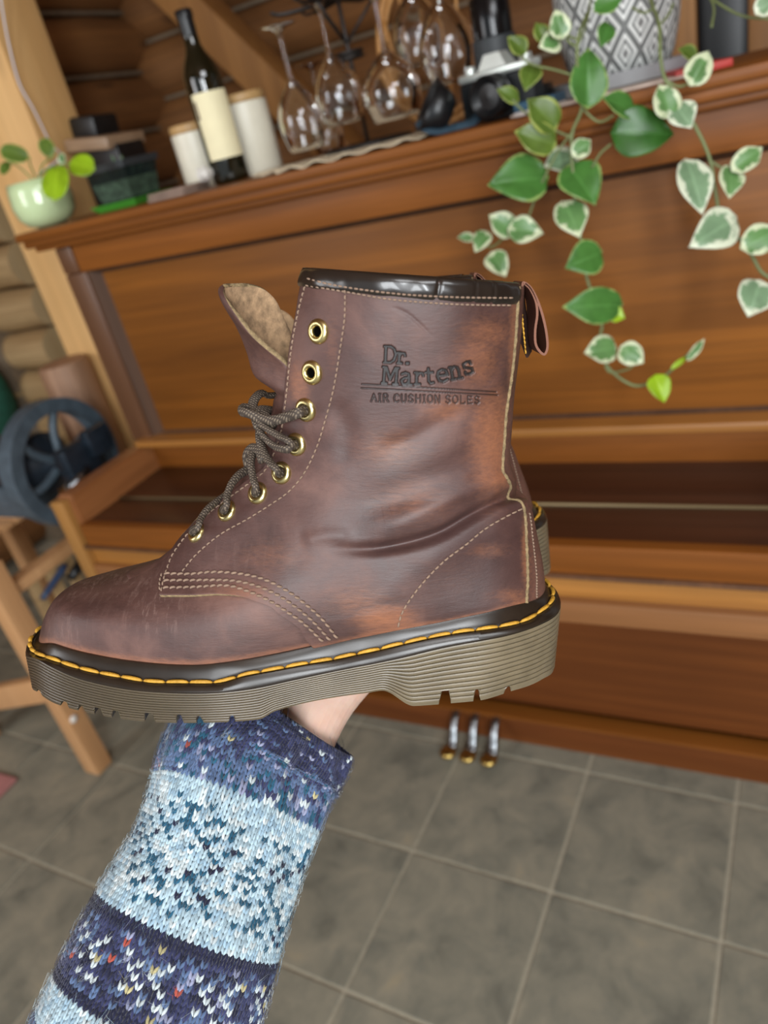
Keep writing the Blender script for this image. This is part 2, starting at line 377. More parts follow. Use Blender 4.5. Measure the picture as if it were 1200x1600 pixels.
fbk = pb('fallboard', (XL+.052, 1.115, .766), (XR-.05, 1.285, .781), 'mahogany', .003)
pb('fallboard', (XL+.052, 1.004, .764), (XR-.05, 1.109, .779), 'mahogany', .003)
hg = B().tube([(XL+.053,1.112,.7795),(XR-.05,1.112,.7795)], .0032, 10).mk('hinge', plain('dull_hinge_brass', srgb(134,116,84), .55, metal=.5), pn); hg['label'] = 'thin brass piano hinge'
pb('key_slip', (XL+.05, .978, .728), (XR-.05, 1.003, .782), 'piano', .004)
pb('slip_moulding', (XL+.03, .970, .722), (XR-.03, 1.01, .730), 'piano_z', .003)
pb('key_bed', (XL+.03, .985, .676), (XR-.03, 1.268, .722), 'piano_light', .004)
pb('key_bed_edge', (XL+.03, .972, .632), (XR-.03, 1.268, .676), 'bed_edge', .005)
for xx in (XL, XR-.05):
    # cheek: stepped arm with a rounded back end
    sec = [(.988,.655),(.988,.842),(.994,.850),(1.24,.850),(1.272,.842),(1.272,.632),(1.02,.632)]
    b = B(); n = len(sec); V = [(xx,y,z) for y,z in sec]+[(xx+.05,y,z) for y,z in sec]
    F = [tuple(range(n)), tuple(range(2*n-1, n-1, -1))]+[(k, n+k, n+(k+1)%n, (k+1)%n) for k in range(n)]
    bm = bmesh.new(); vs = [bm.verts.new(v) for v in V]; [bm.faces.new([vs[i] for i in f]) for f in F]
    bmesh.ops.recalc_face_normals(bm, faces=bm.faces[:]); bmesh.ops.bevel(bm, geom=bm.edges[:], offset=.004, segments=2, affect='EDGES')
    bm.verts.index_update(); b.add([v.co[:] for v in bm.verts], [[v.index for v in f.verts] for f in bm.faces]); bm.free()
    b.mk('cheek', MT['piano_y'], pn, auto=40)
    pb('cheek_front', (xx+.002, .968, .640), (xx+.042, .9895, .846), MT['piano_end'], .004)
pb('lower_panel', (XL+.05, 1.278, .118), (XR-.05, 1.29, .632), 'lower', .002)
pb('lower_stile', (XL+.01, 1.262, .09), (XL+.07, 1.288, .632), MT['piano_z'], .003); pb('lower_stile', (XR-.07, 1.262, .09), (XR-.01, 1.288, .632), MT['piano_z'], .003)
pb('bottom_board', (XL, 1.258, 0), (XR, 1.31, .083), 'lower', .004)
pb('bottom_ledge', (XL, 1.250, .083), (XR, 1.30, .092), 'piano', .003)
for u in (704, 737, 772):      # three pedals
    x = onZ(u, 1170, .03)[0]
    pd = B(); pts = spl([(x,1.262,.080),(x,1.240,.084),(x,1.215,.066),(x,1.195,.036),(x,1.180,.026)], 16)
    pd.tube(pts, [.0085,.009,.009,.009,.010,.010,.010,.010,.011,.011,.012,.012,.012,.013,.013,.012], 12, flat=.55)
    pe = pd.mk('pedal', MT['steel'], pn)
    q = B().lathe([(0,-.009),(.012,-.009),(.020,-.004),(.022,.002),(.016,.006),(.009,.009),(0,.0095)], (x-.004,1.166,.026), 20).mk('pedal_tip', MT['brass'], pe)
    q['label'] = 'worn brass pedal end'
# ================================================================ ON THE PIANO
gl, nt, bs = newmat('clear_glass'); bs.inputs['Transmission Weight'].default_value = 1; bs.inputs['Roughness'].default_value = .0; bs.inputs['IOR'].default_value = 1.45; bs.inputs['Base Color'].default_value = (.97,.98,.98,1)
MT['glass'] = gl
Z0 = ZT
def up(u, v, y): p = onY(u, v, y); return p
# --- wine bottle
bl = onY(364, 283, 1.36); bl[2] = Z0
bt = thing('wine_bottle', 'dark green wine bottle with a cream label between the white canisters', 'bottle', bl)
mb, nt, bs = newmat('dark_bottle_glass'); bs.inputs['Base Color'].default_value = srgb(20,20,10); bs.inputs['Roughness'].default_value = .06; bs.inputs['Coat Weight'].default_value = .6
B().lathe([(0,.004),(.030,0),(.0365,.004),(.0375,.012),(.0375,.178),(.036,.196),(.030,.212),(.020,.228),(.0155,.240),(.0145,.262),(.0142,.284),(.0142,.285),(0,.286)], bl, 48).mk('bottle_body', mb, bt, auto=60)
B().lathe([(.0147,.250),(.0150,.284),(.0165,.285),(.0165,.297),(.0148,.299),(0,.299)], bl, 40).mk('capsule', MT['black'], bt, auto=50)
lb = B(); th0 = math.atan2(-bl[1], -bl[0]); V = []; F = []
for i in range(25):
    a = th0 + .12 + (i/24-.5)*2.1
    for z in (.045, .162): V.append((bl[0]+.0379*math.cos(a), bl[1]+.0379*math.sin(a), bl[2]+z))
F = [(2*i, 2*i+2, 2*i+3, 2*i+1) for i in range(24)]
lo_ = mk('paper_label', V, F, plain('cream_label_paper', srgb(236,226,186), .7, var=.04), bt); lo_['label'] = 'cream paper label'
a0 = th0 - .12
V = []
for a in (a0-.75, a0-.62):
    for z in (.118, .150): V.append((bl[0]+.0383*math.cos(a), bl[1]+.0383*math.sin(a), bl[2]+z))
mk('label_print', V, [(0,2,3,1)], plain('label_ink', srgb(90,60,50), .7), bt)
# --- white canisters with pale wooden lids
MT['lidwood'] = wood('pale_wood_lid', srgb(190,150,96), srgb(214,176,120), 'X', 1, rough=.5)
for (u, v, y, r, h, lab) in ((315, 262, 1.43, .043, .112, 'white ceramic canister with a wooden lid left behind the wine bottle'), (407, 264, 1.46, .049, .138, 'taller white ceramic canister with a wooden lid right of the wine bottle')):
    c = onY(u, v, y); c[2] = Z0
    t = thing('canister', lab, 'canister', c, 'white canisters')
    B().lathe([(0,0),(r*.95,0),(r,.004),(r,h-.01),(r*.99,h-.004),(r*.9,h-.003),(0,h-.003)], c, 40).mk('jar', MT['cream'], t, auto=50)
    B().lathe([(0,h-.003),(r*.96,h-.003),(r*1.0,h),(r*1.0,h+.009),(r*.95,h+.013),(0,h+.013)], c, 40).mk('lid', MT['lidwood'], t, auto=50)
# --- doily
dc = onY(560, 232, 1.40); dc[2] = Z0
m, nt, bs = newmat('ecru_crochet'); bs.inputs['Base Color'].default_value = srgb(214,198,168); bs.inputs['Roughness'].default_value = .95
db = B(); nr, na = 10, 120; V = []; F = []
for i in range(nr+1):
    for k in range(na):
        a = 2*math.pi*k/na; rr = (.02+.98*i/nr)*(1+.045*abs(math.sin(a*9))*(i/nr)**2); rx, ry = .205*rr, .155*rr
        V.append((dc[0]+rx*math.cos(a), 1.385+ry*math.sin(a)*1.0, Z0+.002+.0022*abs(math.sin(i*1.9+k*.5))+ (.003*math.sin(a*23) if i > 8 else 0)*(1 if math.sin(a) < -.5 else .2)))
for i in range(nr):
    for k in range(na): F.append((i*na+k, i*na+(k+1)%na, (i+1)*na+(k+1)%na, (i+1)*na+k))
do = mk('crochet_doily', V, F, m); tag(do, 'cream crocheted doily under the wine glass rack', 'doily')
sm_ = do.modifiers.new('s', 'SOLIDIFY'); sm_.thickness = .0015
# --- wine glass rack: black wire tree
rk0 = onY(572, 208, 1.47); rk0[2] = Z0+.004
rack = thing('wine_glass_rack', 'black wire rack holding upside-down wine glasses on the piano', 'rack', rk0)
MT['wire'] = plain('dark_grey_wire', srgb(52,48,46), .4, metal=.6)
rx, ry, rz = rk0
def ring(c, r, rad=.0035, ax='Z', n=40, sq=1):
    a = np.linspace(0, 2*math.pi, n, endpoint=False)
    return np.stack([c[0]+r*np.cos(a), c[1]+r*sq*np.sin(a), np.full(n, c[2])], 1)
b = B(); b.tube(ring((rx,ry,rz+.004), .085), .0035, 8, closed=True)
for k in range(3): a = k*2.09+.3; b.tube([(rx,ry,rz+.004),(rx+.085*math.cos(a), ry+.085*math.sin(a), rz+.004)], .003, 8)
b.mk('base_ring', MT['wire'], rack)
B().tube([(rx,ry,rz),(rx,ry,rz+.33)], .004, 10).mk('centre_rod', MT['wire'], rack)
B().tube(ring((rx,ry,rz+.160), .026), .003, 8, closed=True).tube(ring((rx,ry,rz+.152), .026), .003, 8, closed=True).mk('middle_ring', MT['wire'], rack)
ZH = rz+.245
for k in range(6):
    a = k*math.pi/3 + 3.6; d = np.array([math.cos(a), math.sin(a), 0]); s = np.array([-d[1], d[0], 0]); c = np.array([rx,ry,ZH])
    b = B()
    for sg in (-1, 1): b.tube(spl([c+d*.012+s*.004*sg, c+d*.05+s*.0085*sg, c+d*.105+s*.0085*sg, c+d*.125+s*.013*sg+np.array([0,0,.006])], 12), .0028, 8)
    if k % 2: b.tube([c+d*.075, np.array([rx,ry,ZH-.07])], .0028, 8)
    b.mk('arm', MT['wire'], rack)
# --- glasses hanging by the foot
def goblet(c, br, bh, stem, fr, lab, grp='upside-down wine glasses'):
    """c: point at the foot top, glass hangs down"""
    t = thing('wine_glass', lab, 'glass', (c[0], c[1], c[2]-stem-bh-.004), grp)
    w = .0012
    prof = [(0,0),(fr,0),(fr,-.0015),(fr*.5,-.004),(.006,-.010),(.004,-.02),(.0036,-stem*.8),(.0055,-stem+.002)]
    n0 = len(prof); k = 14
    for i in range(k+1):
        q = i/k; r = br*math.sin(min(1, q*1.55+.06)*math.pi/2)**.8 if q < .6 else br*(1-.22*((q-.6)/.4)**1.6)
        prof.append((max(r, .006), -stem-bh*q))
    inner = [(max(0, r-w), z+(.0 if i > 0 else -.004)) for i, (r, z) in enumerate(prof[n0:])][::-1]
    prof += inner; prof.append((0, -stem-.006))
    B().lathe(prof, (0,0,0), 40, cap=False).mk('bowl', MT['glass'], t, local=True)
    for o in t.children: o.location = (0, 0, stem+bh+.004)
    return t
gm = [(432,-2,1.37,470,'left'),]
gl_spec = [  # bowl centre px, depth y, bowl radius, bowl height, stem, label
 (468,180,1.36,.041,.118,.085,'leftmost upside-down wine glass hanging from the wire rack'),
 (527,140,1.43,.045,.118,.085,'second upside-down wine glass from the left on the wire rack'),
 (611,134,1.36,.052,.104,.090,'round-bowled upside-down wine glass at the front right of the rack'),
 (652,46,1.53,.050,.120,.085,'wine glass behind the round-bowled glass, near the woven hoop'),
 (696,66,1.42,.049,.125,.085,'rightmost upside-down wine glass, nearest the camera on the piano'),
 (510,205,1.545,.036,.080,.085,'wine glass half hidden behind the two left glasses'),
]
for (u, v, y, r, h, st_, lab) in gl_spec:
    c = onY(u, v, y); c[2] += h*.5+st_
    goblet(c, r, h, st_, .033, lab)
# --- wooden hoop / basket behind the glasses
hc = onY(690, 120, 1.62)
hp = thing('woven_hoop', 'round woven wooden hoop standing behind the wine glasses', 'hoop', (hc[0], hc[1], Z0))
MT['cane'] = wood('cane', srgb(176,122,62), srgb(204,150,84), 'Z', 1.5, rough=.55, coat=.1)
a = np.linspace(0, 2*math.pi, 60, endpoint=False)
hz = Z0+.155
for rr, rad in ((.148, .0075), (.134, .005)):
    pts = np.stack([hc[0]+rr*.82*np.cos(a), hc[1]+.02*np.sin(a), hz+rr*np.sin(a)], 1)
    B().tube(pts, rad, 10, closed=True, up=(0,1,0)).mk('rim', MT['cane'], hp)
for k in range(6):
    x = -.1+.04*k; zz = .134*math.sqrt(max(0, 1-(x/.11)**2)); 
    if zz > .02: B().tube(spl([(hc[0]+x, hc[1], hz-zz), (hc[0]+x*.9, hc[1]-.012, hz), (hc[0]+x, hc[1], hz+zz)], 10), .0035, 8).mk('spoke', MT['cane'], hp)
# --- film camera lying front-down look, with flash/lens barrel above
cc = onY(787, 172, 1.33); cz = Z0+.003
ct = thing('film_camera', 'black and silver film camera with a tall black cylinder on its top', 'camera', (cc[0], cc[1], Z0))
MT['body'] = plain('black_leatherette', srgb(24,28,30), .5, bumps=.4, bscale=600); MT['silver'] = plain('satin_silver', srgb(206,212,206), .3, metal=.6, var=.03)
Rz = Matrix.Rotation(math.radians(-14), 3, 'Z'); Rn = np.array(Rz); C0 = np.array([cc[0], cc[1], 0])
def cbx(name, lo, hi, m, bev=.002, par=ct): 
    return B().box(np.array(lo)+[cc[0],cc[1],cz], np.array(hi)+[cc[0],cc[1],cz], bev, R=Rn, c=C0).mk(name, MT[m], par, auto=50)
cbx('camera_body', (-.068,-.016,0), (.068,.016,.060), 'body', .006)
cbx('top_plate', (-.068,-.0165,.060), (.068,.0165,.072), 'silver', .004)
V = [(-.026,-.02,.071),(.026,-.02,.071),(.026,.016,.071),(-.026,.016,.071),(-.014,-.016,.092),(.014,-.016,.092),(.012,.012,.092),(-.012,.012,.092)]
V = (np.array(V)+[cc[0],cc[1],cz]-C0)@Rn.T+C0
mk('prism_housing', V, [(0,3,2,1),(4,5,6,7),(0,1,5,4),(1,2,6,5),(2,3,7,6),(3,0,4,7)], MT['silver'], ct, smooth=False)
RL = np.array(Matrix.Rotation(math.radians(90), 3, 'X')); lcn = np.array([cc[0]+.004, cc[1]-.016, cz+.034]); lcn = (lcn-C0)@Rn.T+C0
B().lathe([(0,0),(.031,0),(.031,.012),(.029,.014),(.029,.022),(.031,.024),(.031,.036),(.027,.040),(.024,.036),(.018,.030),(0,.032)], lcn, 40, R=Rn@RL).mk('lens', MT['black'], ct, auto=40)
B().lathe([(0,0),(.010,0),(.010,.007),(.0085,.009),(0,.009)], (np.array([cc[0]+.05,cc[1],cz+.072])-C0)@Rn.T+C0, 24).mk('dial', MT['silver'], ct, auto=40)
B().lathe([(0,0),(.009,0),(.009,.008),(.0075,.010),(0,.010)], (np.array([cc[0]-.052,cc[1],cz+.072])-C0)@Rn.T+C0, 24).mk('rewind_knob', MT['silver'], ct, auto=40)
# separate upright lens behind the camera
lc = onY(778, 110, 1.40)
ln = thing('camera_lens', 'long black camera lens standing upright behind the film camera', 'lens', (lc[0], lc[1], Z0))
MT['rub'] = plain('grey_black_rubber', srgb(48,52,54), .55)
B().lathe([(0,0),(.034,0),(.034,.06),(.036,.062),(.036,.118),(.033,.120)], (lc[0],lc[1],Z0), 40).mk('barrel', MT['rub'], ln, auto=40)
B().lathe([(.032,.118),(.0325,.124),(.0325,.175),(.030,.178),(0,.178)], (lc[0],lc[1],Z0), 40).mk('hood', plain('gloss_black', srgb(14,15,17), .2, metal=.2), ln, auto=40)
# lens cap / hood left of camera, strap
hc2 = onY(687, 178, 1.30); tl = thing('lens_hood', 'black bowl-shaped lens hood lying left of the film camera', 'lens hood', (hc2[0],hc2[1],Z0))
RT = np.array(Matrix.Rotation(math.radians(-50), 3, 'Y')@Matrix.Rotation(math.radians(25), 3, 'X'))
B().lathe([(0,-.018),(.026,-.018),(.032,-.010),(.043,.024),(.0415,.024),(.030,-.008),(0,-.010)], (hc2[0],hc2[1],Z0+.034), 36, R=RT, cap=False).mk('hood', MT['black'], tl)
pts = spl([onY(655,190,1.30)+[0,0,-.002], onY(668,203,1.27), onY(690,205,1.28), onY(712,200,1.30), onY(735,193,1.31), onY(752,175,1.33)], 40); pts[:,2] = np.maximum(pts[:,2], Z0+.006)
so = B().tube(pts, .009, 8, flat=.35).mk('camera_strap', plain('blue_grey_webbing', srgb(40,62,76), .8, var=.4, scale=200)); tag(so, 'dark blue camera strap bunched left of the camera', 'strap')
# blue and white items right of camera
bk = onY(873, 152, 1.33)
b = B().box((bk[0]-.06, 1.28, Z0+.0), (bk[0]+.006, 1.35, Z0+.006), .001); pm = b.mk('notepad', plain('white_paper', srgb(214,206,200), .8)); tag(pm, 'thin white paper pad under the blue book right of the camera', 'notepad')
b = B().box((bk[0]-.06, 1.282, Z0+.006), (bk[0]+.006, 1.352, Z0+.019), .002); pm = b.mk('book', plain('blue_cover', srgb(40,84,110), .5)); tag(pm, 'small blue book beside the film camera', 'book')
b = B().box((bk[0]-.09, 1.365, Z0+.0), (bk[0]-.03, 1.43, Z0+.036), .004); pm = b.mk('black_case', MT['black']); tag(pm, 'flat black case behind the blue book', 'case')
# --- patterned pot, saucer, red book
pc = onY(970, 110, 1.47); pc[2] = Z0
sa = B().lathe([(0,.008),(.085,.008),(.10,.010),(.112,.026),(.115,.026),(.110,.006),(.098,.002),(0,.002)], pc, 56, cap=False)
so = sa.mk('plant_saucer', plain('grey_glazed_saucer', srgb(148,150,152), .35), auto=50); tag(so, 'round grey saucer under the patterned plant pot', 'saucer')
b = B().box((pc[0]-.14, 1.285, Z0), (pc[0]+.13, 1.54, Z0+.0035), .001)
so = b.mk('pale_cloth', plain('pale_pink_cloth', srgb(206,188,174), .9)); tag(so, 'pale cloth mat under the grey saucer', 'cloth')
pc[2] = Z0+.012
PT = thing('potted_trailing_plant', 'trailing hoya plant with cream-edged leaves in a grey and white patterned pot', 'plant', pc)
def pot_mat():
    m, nt, bs = newmat('grey_white_diamond_pattern')
    tc = N(nt, 'ShaderNodeTexCoord'); sp = N(nt, 'ShaderNodeSeparateXYZ'); link(nt, tc.outputs['Object'], sp.inputs[0])
    def mth(op, a, b=None):
        n = N(nt, 'ShaderNodeMath', operation=op)
        for i, x in enumerate((a, b)):
            if x is None: continue
            if isinstance(x, (int, float)): n.inputs[i].default_value = x
            else: link(nt, x, n.inputs[i])
        return n.outputs[0]
    ang = mth('ARCTAN2', sp.outputs[1], sp.outputs[0]); U = mth('MULTIPLY', ang, 12/(2*math.pi)); Vv = mth('MULTIPLY', sp.outputs[2], 14)
    pp = mth('PINGPONG', U, .5); 
    pv = mth('PINGPONG', Vv, .5)
    # two interleaved diamond lattices, concentric lines round each centre
    s1 = mth('ADD', mth('MULTIPLY', pp, 1.0), mth('MULTIPLY', pv, 1.0))       # 0 at centre A .. 1 at centre B
    d = mth('MINIMUM', s1, mth('SUBTRACT', 1.0, s1))                           # distance from the nearest centre, 0...5
    w = mth('ADD', mth('MULTIPLY', mth('SINE', mth('MULTIPLY', d, 2*math.pi*5.0)), .5), .5)
    c = ramp(nt, w, [(.40, srgb(228,230,226)), (.60, srgb(104,106,104))])
    core = ramp(nt, d, [(.10, (1,1,1)), (.14, (0,0,0))]); c = mix(nt, core, c, srgb(120,120,118))
    link(nt, c, bs.inputs['Base Color']); bs.inputs['Roughness'].default_value = .4; return m
B().lathe([(0,0),(.062,0),(.074,.006),(.085,.03),(.094,.07),(.098,.12),(.099,.16),(.095,.162),(.092,.155),(.09,.14),(0,.14)], pc, 72).mk('pot', pot_mat(), PT, auto=60)
rb = onZ(1120, 105, Z0+.01); 
rbx = onY(1120, 104, 1.33)[0]
b = B().box((rbx-.07, 1.30, Z0), (rbx+.006, 1.44, Z0+.010), .001, R=np.array(Matrix.Rotation(.25, 3, 'Z'))); pm = b.mk('red_book', plain('red_cover', srgb(176,44,34), .5)); tag(pm, 'thin red book at the back edge right of the patterned pot', 'book')
# --- small green pot (pilea) far left
gp = onY(84, 356, 1.32); gp[2] = Z0
GP = thing('potted_pilea', 'round-leaved plant in a pale green glass pot at the left end of the piano', 'plant', gp)
mg, nt, bs = newmat('pale_green_glass'); bs.inputs['Base Color'].default_value = srgb(206,226,176); bs.inputs['Roughness'].default_value = .12; bs.inputs['Subsurface Weight'].default_value = .2; bs.inputs['Subsurface Radius'].default_value = (.01,.01,.01); bs.inputs['Coat Weight'].default_value = .5
B().lathe([(0,.002),(.030,0),(.050,.008),(.064,.025),(.069,.05),(.066,.08),(.062,.098),(.060,.098),(.063,.08),(.066,.05),(.058,.03),(0,.02)], gp, 48, cap=False).mk('pot', mg, GP)
B().lathe([(0,.085),(.058,.084),(.06,.08)], gp, 32, cap=False).mk('soil', plain('dark_soil', srgb(60,44,30), .95, var=.4, scale=200), GP)
def leafmesh(L, W, cup=.30, curl=.16, tipw=.9, n=9, m=6, fold=.15, round_=False, seed=0):
    """leaf in local frame: base at origin, along +x, face +z; returns V,F,uv"""
    r_ = random.Random(seed); V = []; UV = []; F = []; ph = r_.uniform(0, 6)
    for i in range(n+1):
        q = i/n
        w = (math.sin(math.pi*min(1, q**.78))**.72 if not round_ else math.sqrt(max(0, 1-(2*q-1)**2)))
        if not round_: w *= (1-.35*max(0, q-.72)/.28)*(1+.05*math.sin(q*9+ph))
        for j in range(-m, m+1):
            s = j/m; y = s*w*W/2
            z = fold*abs(y)*1.0 - curl*L*(q-.35)**2*1.3 + cup*W*.12*math.sin(q*5+ph+s*2)*abs(s)
            V.append((q*L, y, z)); UV.append((q, .5+s*.5))
    k = 2*m+1
    for i in range(n):
        for j in range(k-1): F.append((i*k+j, (i+1)*k+j, (i+1)*k+j+1, i*k+j+1))
    return np.array(V), F, np.array(UV)
def leafmat(name, green, edge, width, vein=.25, rough=.32, mottled=.5):
    m, nt, bs = newmat(name); uv = N(nt, 'ShaderNodeUVMap'); uv.uv_map = 'UVMap'; sp = N(nt, 'ShaderNodeSeparateXYZ'); link(nt, uv.outputs[0], sp.inputs[0])
    def mth(op, a, b=None, c=None):
        n = N(nt, 'ShaderNodeMath', operation=op)
        for i, x in enumerate((a, b, c)):
            if x is None: continue
            if isinstance(x, (int, float)): n.inputs[i].default_value = x
            else: link(nt, x, n.inputs[i])
        return n.outputs[0]
    s = mth('ABSOLUTE', mth('SUBTRACT', mth('MULTIPLY', sp.outputs[1], 2), 1)); q = mth('ABSOLUTE', mth('SUBTRACT', mth('MULTIPLY', sp.outputs[0], 2), 1))
    e = mth('MAXIMUM', s, q)
    tc = N(nt, 'ShaderNodeTexCoord'); oi = N(nt, 'ShaderNodeObjectInfo'); ad = N(nt, 'ShaderNodeVectorMath', operation='ADD'); link(nt, tc.outputs['Object'], ad.inputs[0]); link(nt, oi.outputs['Random'], ad.inputs[1])
    nz = noise(nt, ad.outputs[0], 38, 5, .7, 1.0)
    f = mth('ADD', e, mth('MULTIPLY', mth('SUBTRACT', nz, .5), mottled))
    g2 = tuple(x*.72 for x in green[:3])+(1,)
    base = mix(nt, ramp(nt, noise(nt, ad.outputs[0], 35, 4), [(.4, (0,0,0)), (.65, (.9,)*3)]), green, g2)
    vv = ramp(nt, s, [(.02, (vein,)*3), (.09, (0,0,0))]); base = mix(nt, vv, base, tuple(min(1, x*1.8+.03) for x in green[:3])+(1,))
    c = mix(nt, ramp(nt, f, [(1-width-.05, (0,0,0)), (1-width+.05, (1,1,1))]), base, edge)
    link(nt, c, bs.inputs['Base Color']); bs.inputs['Roughness'].default_value = rough; bs.inputs['Subsurface Weight'].default_value = 0
    tr = N(nt, 'ShaderNodeBsdfTranslucent'); link(nt, c, tr.inputs[0]); ms = N(nt, 'ShaderNodeMixShader'); ms.inputs[0].default_value = .25
    link(nt, bs.outputs[0], ms.inputs[1]); link(nt, tr.outputs[0], ms.inputs[2]); link(nt, ms.outputs[0], nt.nodes['Material Output'].inputs[0]); return m
LM = {'g': leafmat('green_leaf', srgb(84,138,62), srgb(176,204,120), .06), 'v': leafmat('variegated_leaf', srgb(112,156,92), srgb(222,230,192), .30, mottled=1.9),
      'p': leafmat('silvery_variegated_leaf', srgb(140,172,132), srgb(232,238,212), .28, mottled=1.5), 'l': leafmat('lime_leaf', srgb(168,206,40), srgb(190,220,80), .05),
      'o': leafmat('olive_leaf', srgb(104,130,52), srgb(176,188,96), .12), 'd': leafmat('deep_green_leaf', srgb(62,112,44), srgb(80,130,60), .04)}
def place_leaf(parent, u, v, Lpx, Wpx, ang, y, m, pitch=.35, roll=0, seed=0, round_=False, name='leaf'):
    """leaf centred on the ray through (u,v) at world y; ang: direction base->tip in the picture, degrees (0 right, 90 up)"""
    c = onY(u, v, y); d = np.linalg.norm(c-CAM); zc = (c-CAM)@cdir([0,0,1]); s = zc/FPX
    a = math.radians(ang); ax = cdir([math.cos(a), -math.sin(a), 0]); nrm = cdir([0,0,-1]); sd = np.cross(nrm, ax)
    # tilt leaf out of the view plane
    ax2 = ax*math.cos(pitch)+nrm*math.sin(pitch); n2 = np.cross(ax2, sd); sd2 = sd*math.cos(roll)+n2*math.sin(roll); n3 = np.cross(ax2, sd2)
    L = Lpx*s/math.cos(pitch); W = Wpx*s/max(.4, math.cos(roll))
    V, F, UV = leafmesh(L, W, round_=round_, seed=seed, fold=.10 if round_ else .22)
    V = (V-[L*.5,0,0]) @ np.array([ax2, sd2, n3]) + c
    o = mk(name, V, F, LM[m], parent, uv=UV); 
    sdm = o.modifiers.new('s', 'SOLIDIFY'); sdm.thickness = .0007
    return V[6]  # base point
# pilea leaves
stem_g = plain('green_stem', srgb(120,150,70), .5)
gtop = gp + np.array([0,0,.085])
for i, (u, v, l, w, a, m, y) in enumerate(((22,240,44,28,170,'o',1.28),(73,230,30,24,120,'o',1.30),(87,284,60,44,265,'l',1.225),(127,258,44,38,-15,'l',1.29),(8,262,24,16,250,'o',1.28),(96,248,18,12,80,'v',1.30))):
    bp = place_leaf(GP, u, v, l, w, a, y, m, pitch=.2, roll=.1*(i%3-1), seed=i, round_=True)
    B().tube(spl([gtop+np.array([.01*math.sin(i*2),.01*math.cos(i*2),0]), (gtop+bp)/2+[0,0,.012], bp], 10), .0016, 6).mk('stem', stem_g, GP)
# --- square dark glass planter with green tray
tcn = onY(207, 312, 1.40); tcn[2] = Z0
TR = thing('glass_terrarium', 'dark angular glass planter on a bright green tray beside the pilea', 'planter', tcn)
mg2, nt, bs = newmat('smoky_dark_glass'); bs.inputs['Base Color'].default_value = srgb(40,52,50); bs.inputs['Roughness'].default_value = .08; bs.inputs['Transmission Weight'].default_value = .45; bs.inputs['IOR'].default_value = 1.3
def frustum(c, w0, d0, w1, d1, z0, z1):
    return [(c[0]+sx*w/2, c[1]+sy*d/2, c[2]+z) for w, d, z in ((w0,d0,z0),(w1,d1,z1)) for sx, sy in ((-1,-1),(1,-1),(1,1),(-1,1))], [(0,3,2,1),(4,5,6,7),(0,1,5,4),(1,2,6,5),(2,3,7,6),(3,0,4,7)]
V, F = frustum(tcn, .085, .085, .118, .11, .014, .088); mk('glass_wall', V, F[:1]+F[2:], mg2, TR, smooth=False)
V, F = frustum(tcn, .124, .115, .126, .117, .078, .092); b = B().add(V, F[2:]); b.mk('rim_band', plain('dark_grey_metal', srgb(70,76,80), .35, metal=.5), TR, smooth=False)
V, F = frustum(tcn, .09, .09, .105, .10, .016, .055); mk('planting', V, F, plain('mossy_gravel', srgb(52,70,54), .8, var=.7, scale=90), TR, smooth=False)
V, F = frustum(tcn, .112, .11, .138, .13, 0, .014); mk('tray', V, F, plain('bright_green_plastic', srgb(70,150,50), .35), TR, smooth=False)
for k in range(6):
    a = k*1.05; b0 = tcn+np.array([.02*math.cos(a), .02*math.sin(a), .05]); b1 = b0+np.array([.03*math.cos(a), .03*math.sin(a), .03+.012*(k%3)])
    B().tube(spl([b0, (b0+b1)/2+[0,0,.01], b1], 8), [.004,.006,.007,.007,.006,.005,.003,.001], 6, flat=.4).mk('succulent_leaf', plain('grey_green_leaf', srgb(120,146,116), .5), TR)
# stone coasters, crumpled white item, small leaf
cs = onY(288, 292, 1.34); 
for k in range(2):
    b = B().box((cs[0]-.05+.004*k, 1.275, Z0+.008*k), (cs[0]+.045+.004*k, 1.365, Z0+.008*k+.007), .001); o = b.mk('stone_coaster', plain('grey_pink_stone', srgb(140,118,104), .8, var=.2)); tag(o, 'grey square stone coaster left of the wine bottle, %s one' % ('lower','upper')[k], 'coaster', 'stone coasters')
wc = onY(322, 283, 1.31)
bm = bmesh.new(); bmesh.ops.create_icosphere(bm, subdivisions=3, radius=.016)
V = np.array([v.co[:] for v in bm.verts]); V *= (1+.25*np.sin(V[:,[0]]*400)*np.sin(V[:,[1]]*330+1)); V[:,2] *= .8; F = [[v.index for v in f.verts] for f in bm.faces]; bm.free()
o = mk('crumpled_tissue', V+[wc[0], 1.31, Z0+.028], F, plain('white_tissue', srgb(222,218,210), .9), smooth=False); tag(o, 'small crumpled white tissue at the foot of the wine bottle', 'tissue')
# dark box with slanted pale top, further back on a stand
dk = onY(160, 205, 1.62)
DB = thing('small_birdhouse', 'small dark box with a slanted pale wooden roof behind the glass planter', 'box', (dk[0], dk[1], Z0))
B().box((dk[0]-.07, 1.58, Z0), (dk[0]+.065, 1.68, Z0+.135), .003).mk('box_body', MT['black'], DB, auto=40)
rfm = np.array(Matrix.Rotation(math.radians(8), 3, 'Y'))
B().box((dk[0]-.085, 1.56, Z0+.135), (dk[0]+.06, 1.70, Z0+.165), .006, R=rfm).mk('roof', wood('weathered_roof_wood', srgb(150,120,92), srgb(176,146,116), 'X', 1), DB, auto=40)
B().box((dk[0]-.085, 1.60, Z0+.165), (dk[0]+.0, 1.69, Z0+.215), .01, R=rfm).mk('top_block', MT['black'], DB, auto=40)
# white cord down the post
cp = [onY(-3,-40,1.485), onY(3,10,1.485), onY(14,70,1.49), onY(30,130,1.49), onY(52,170,1.492), onY(78,222,1.45), onY(94,244,1.38), gtop+np.array([.02,0,.02])]
o = B().tube(spl(cp, 60), .0022, 8).mk('power_cable', plain('white_plastic_cord', srgb(214,210,214), .4)); tag(o, 'thin white cable running down the pine post to the green pot', 'cable')
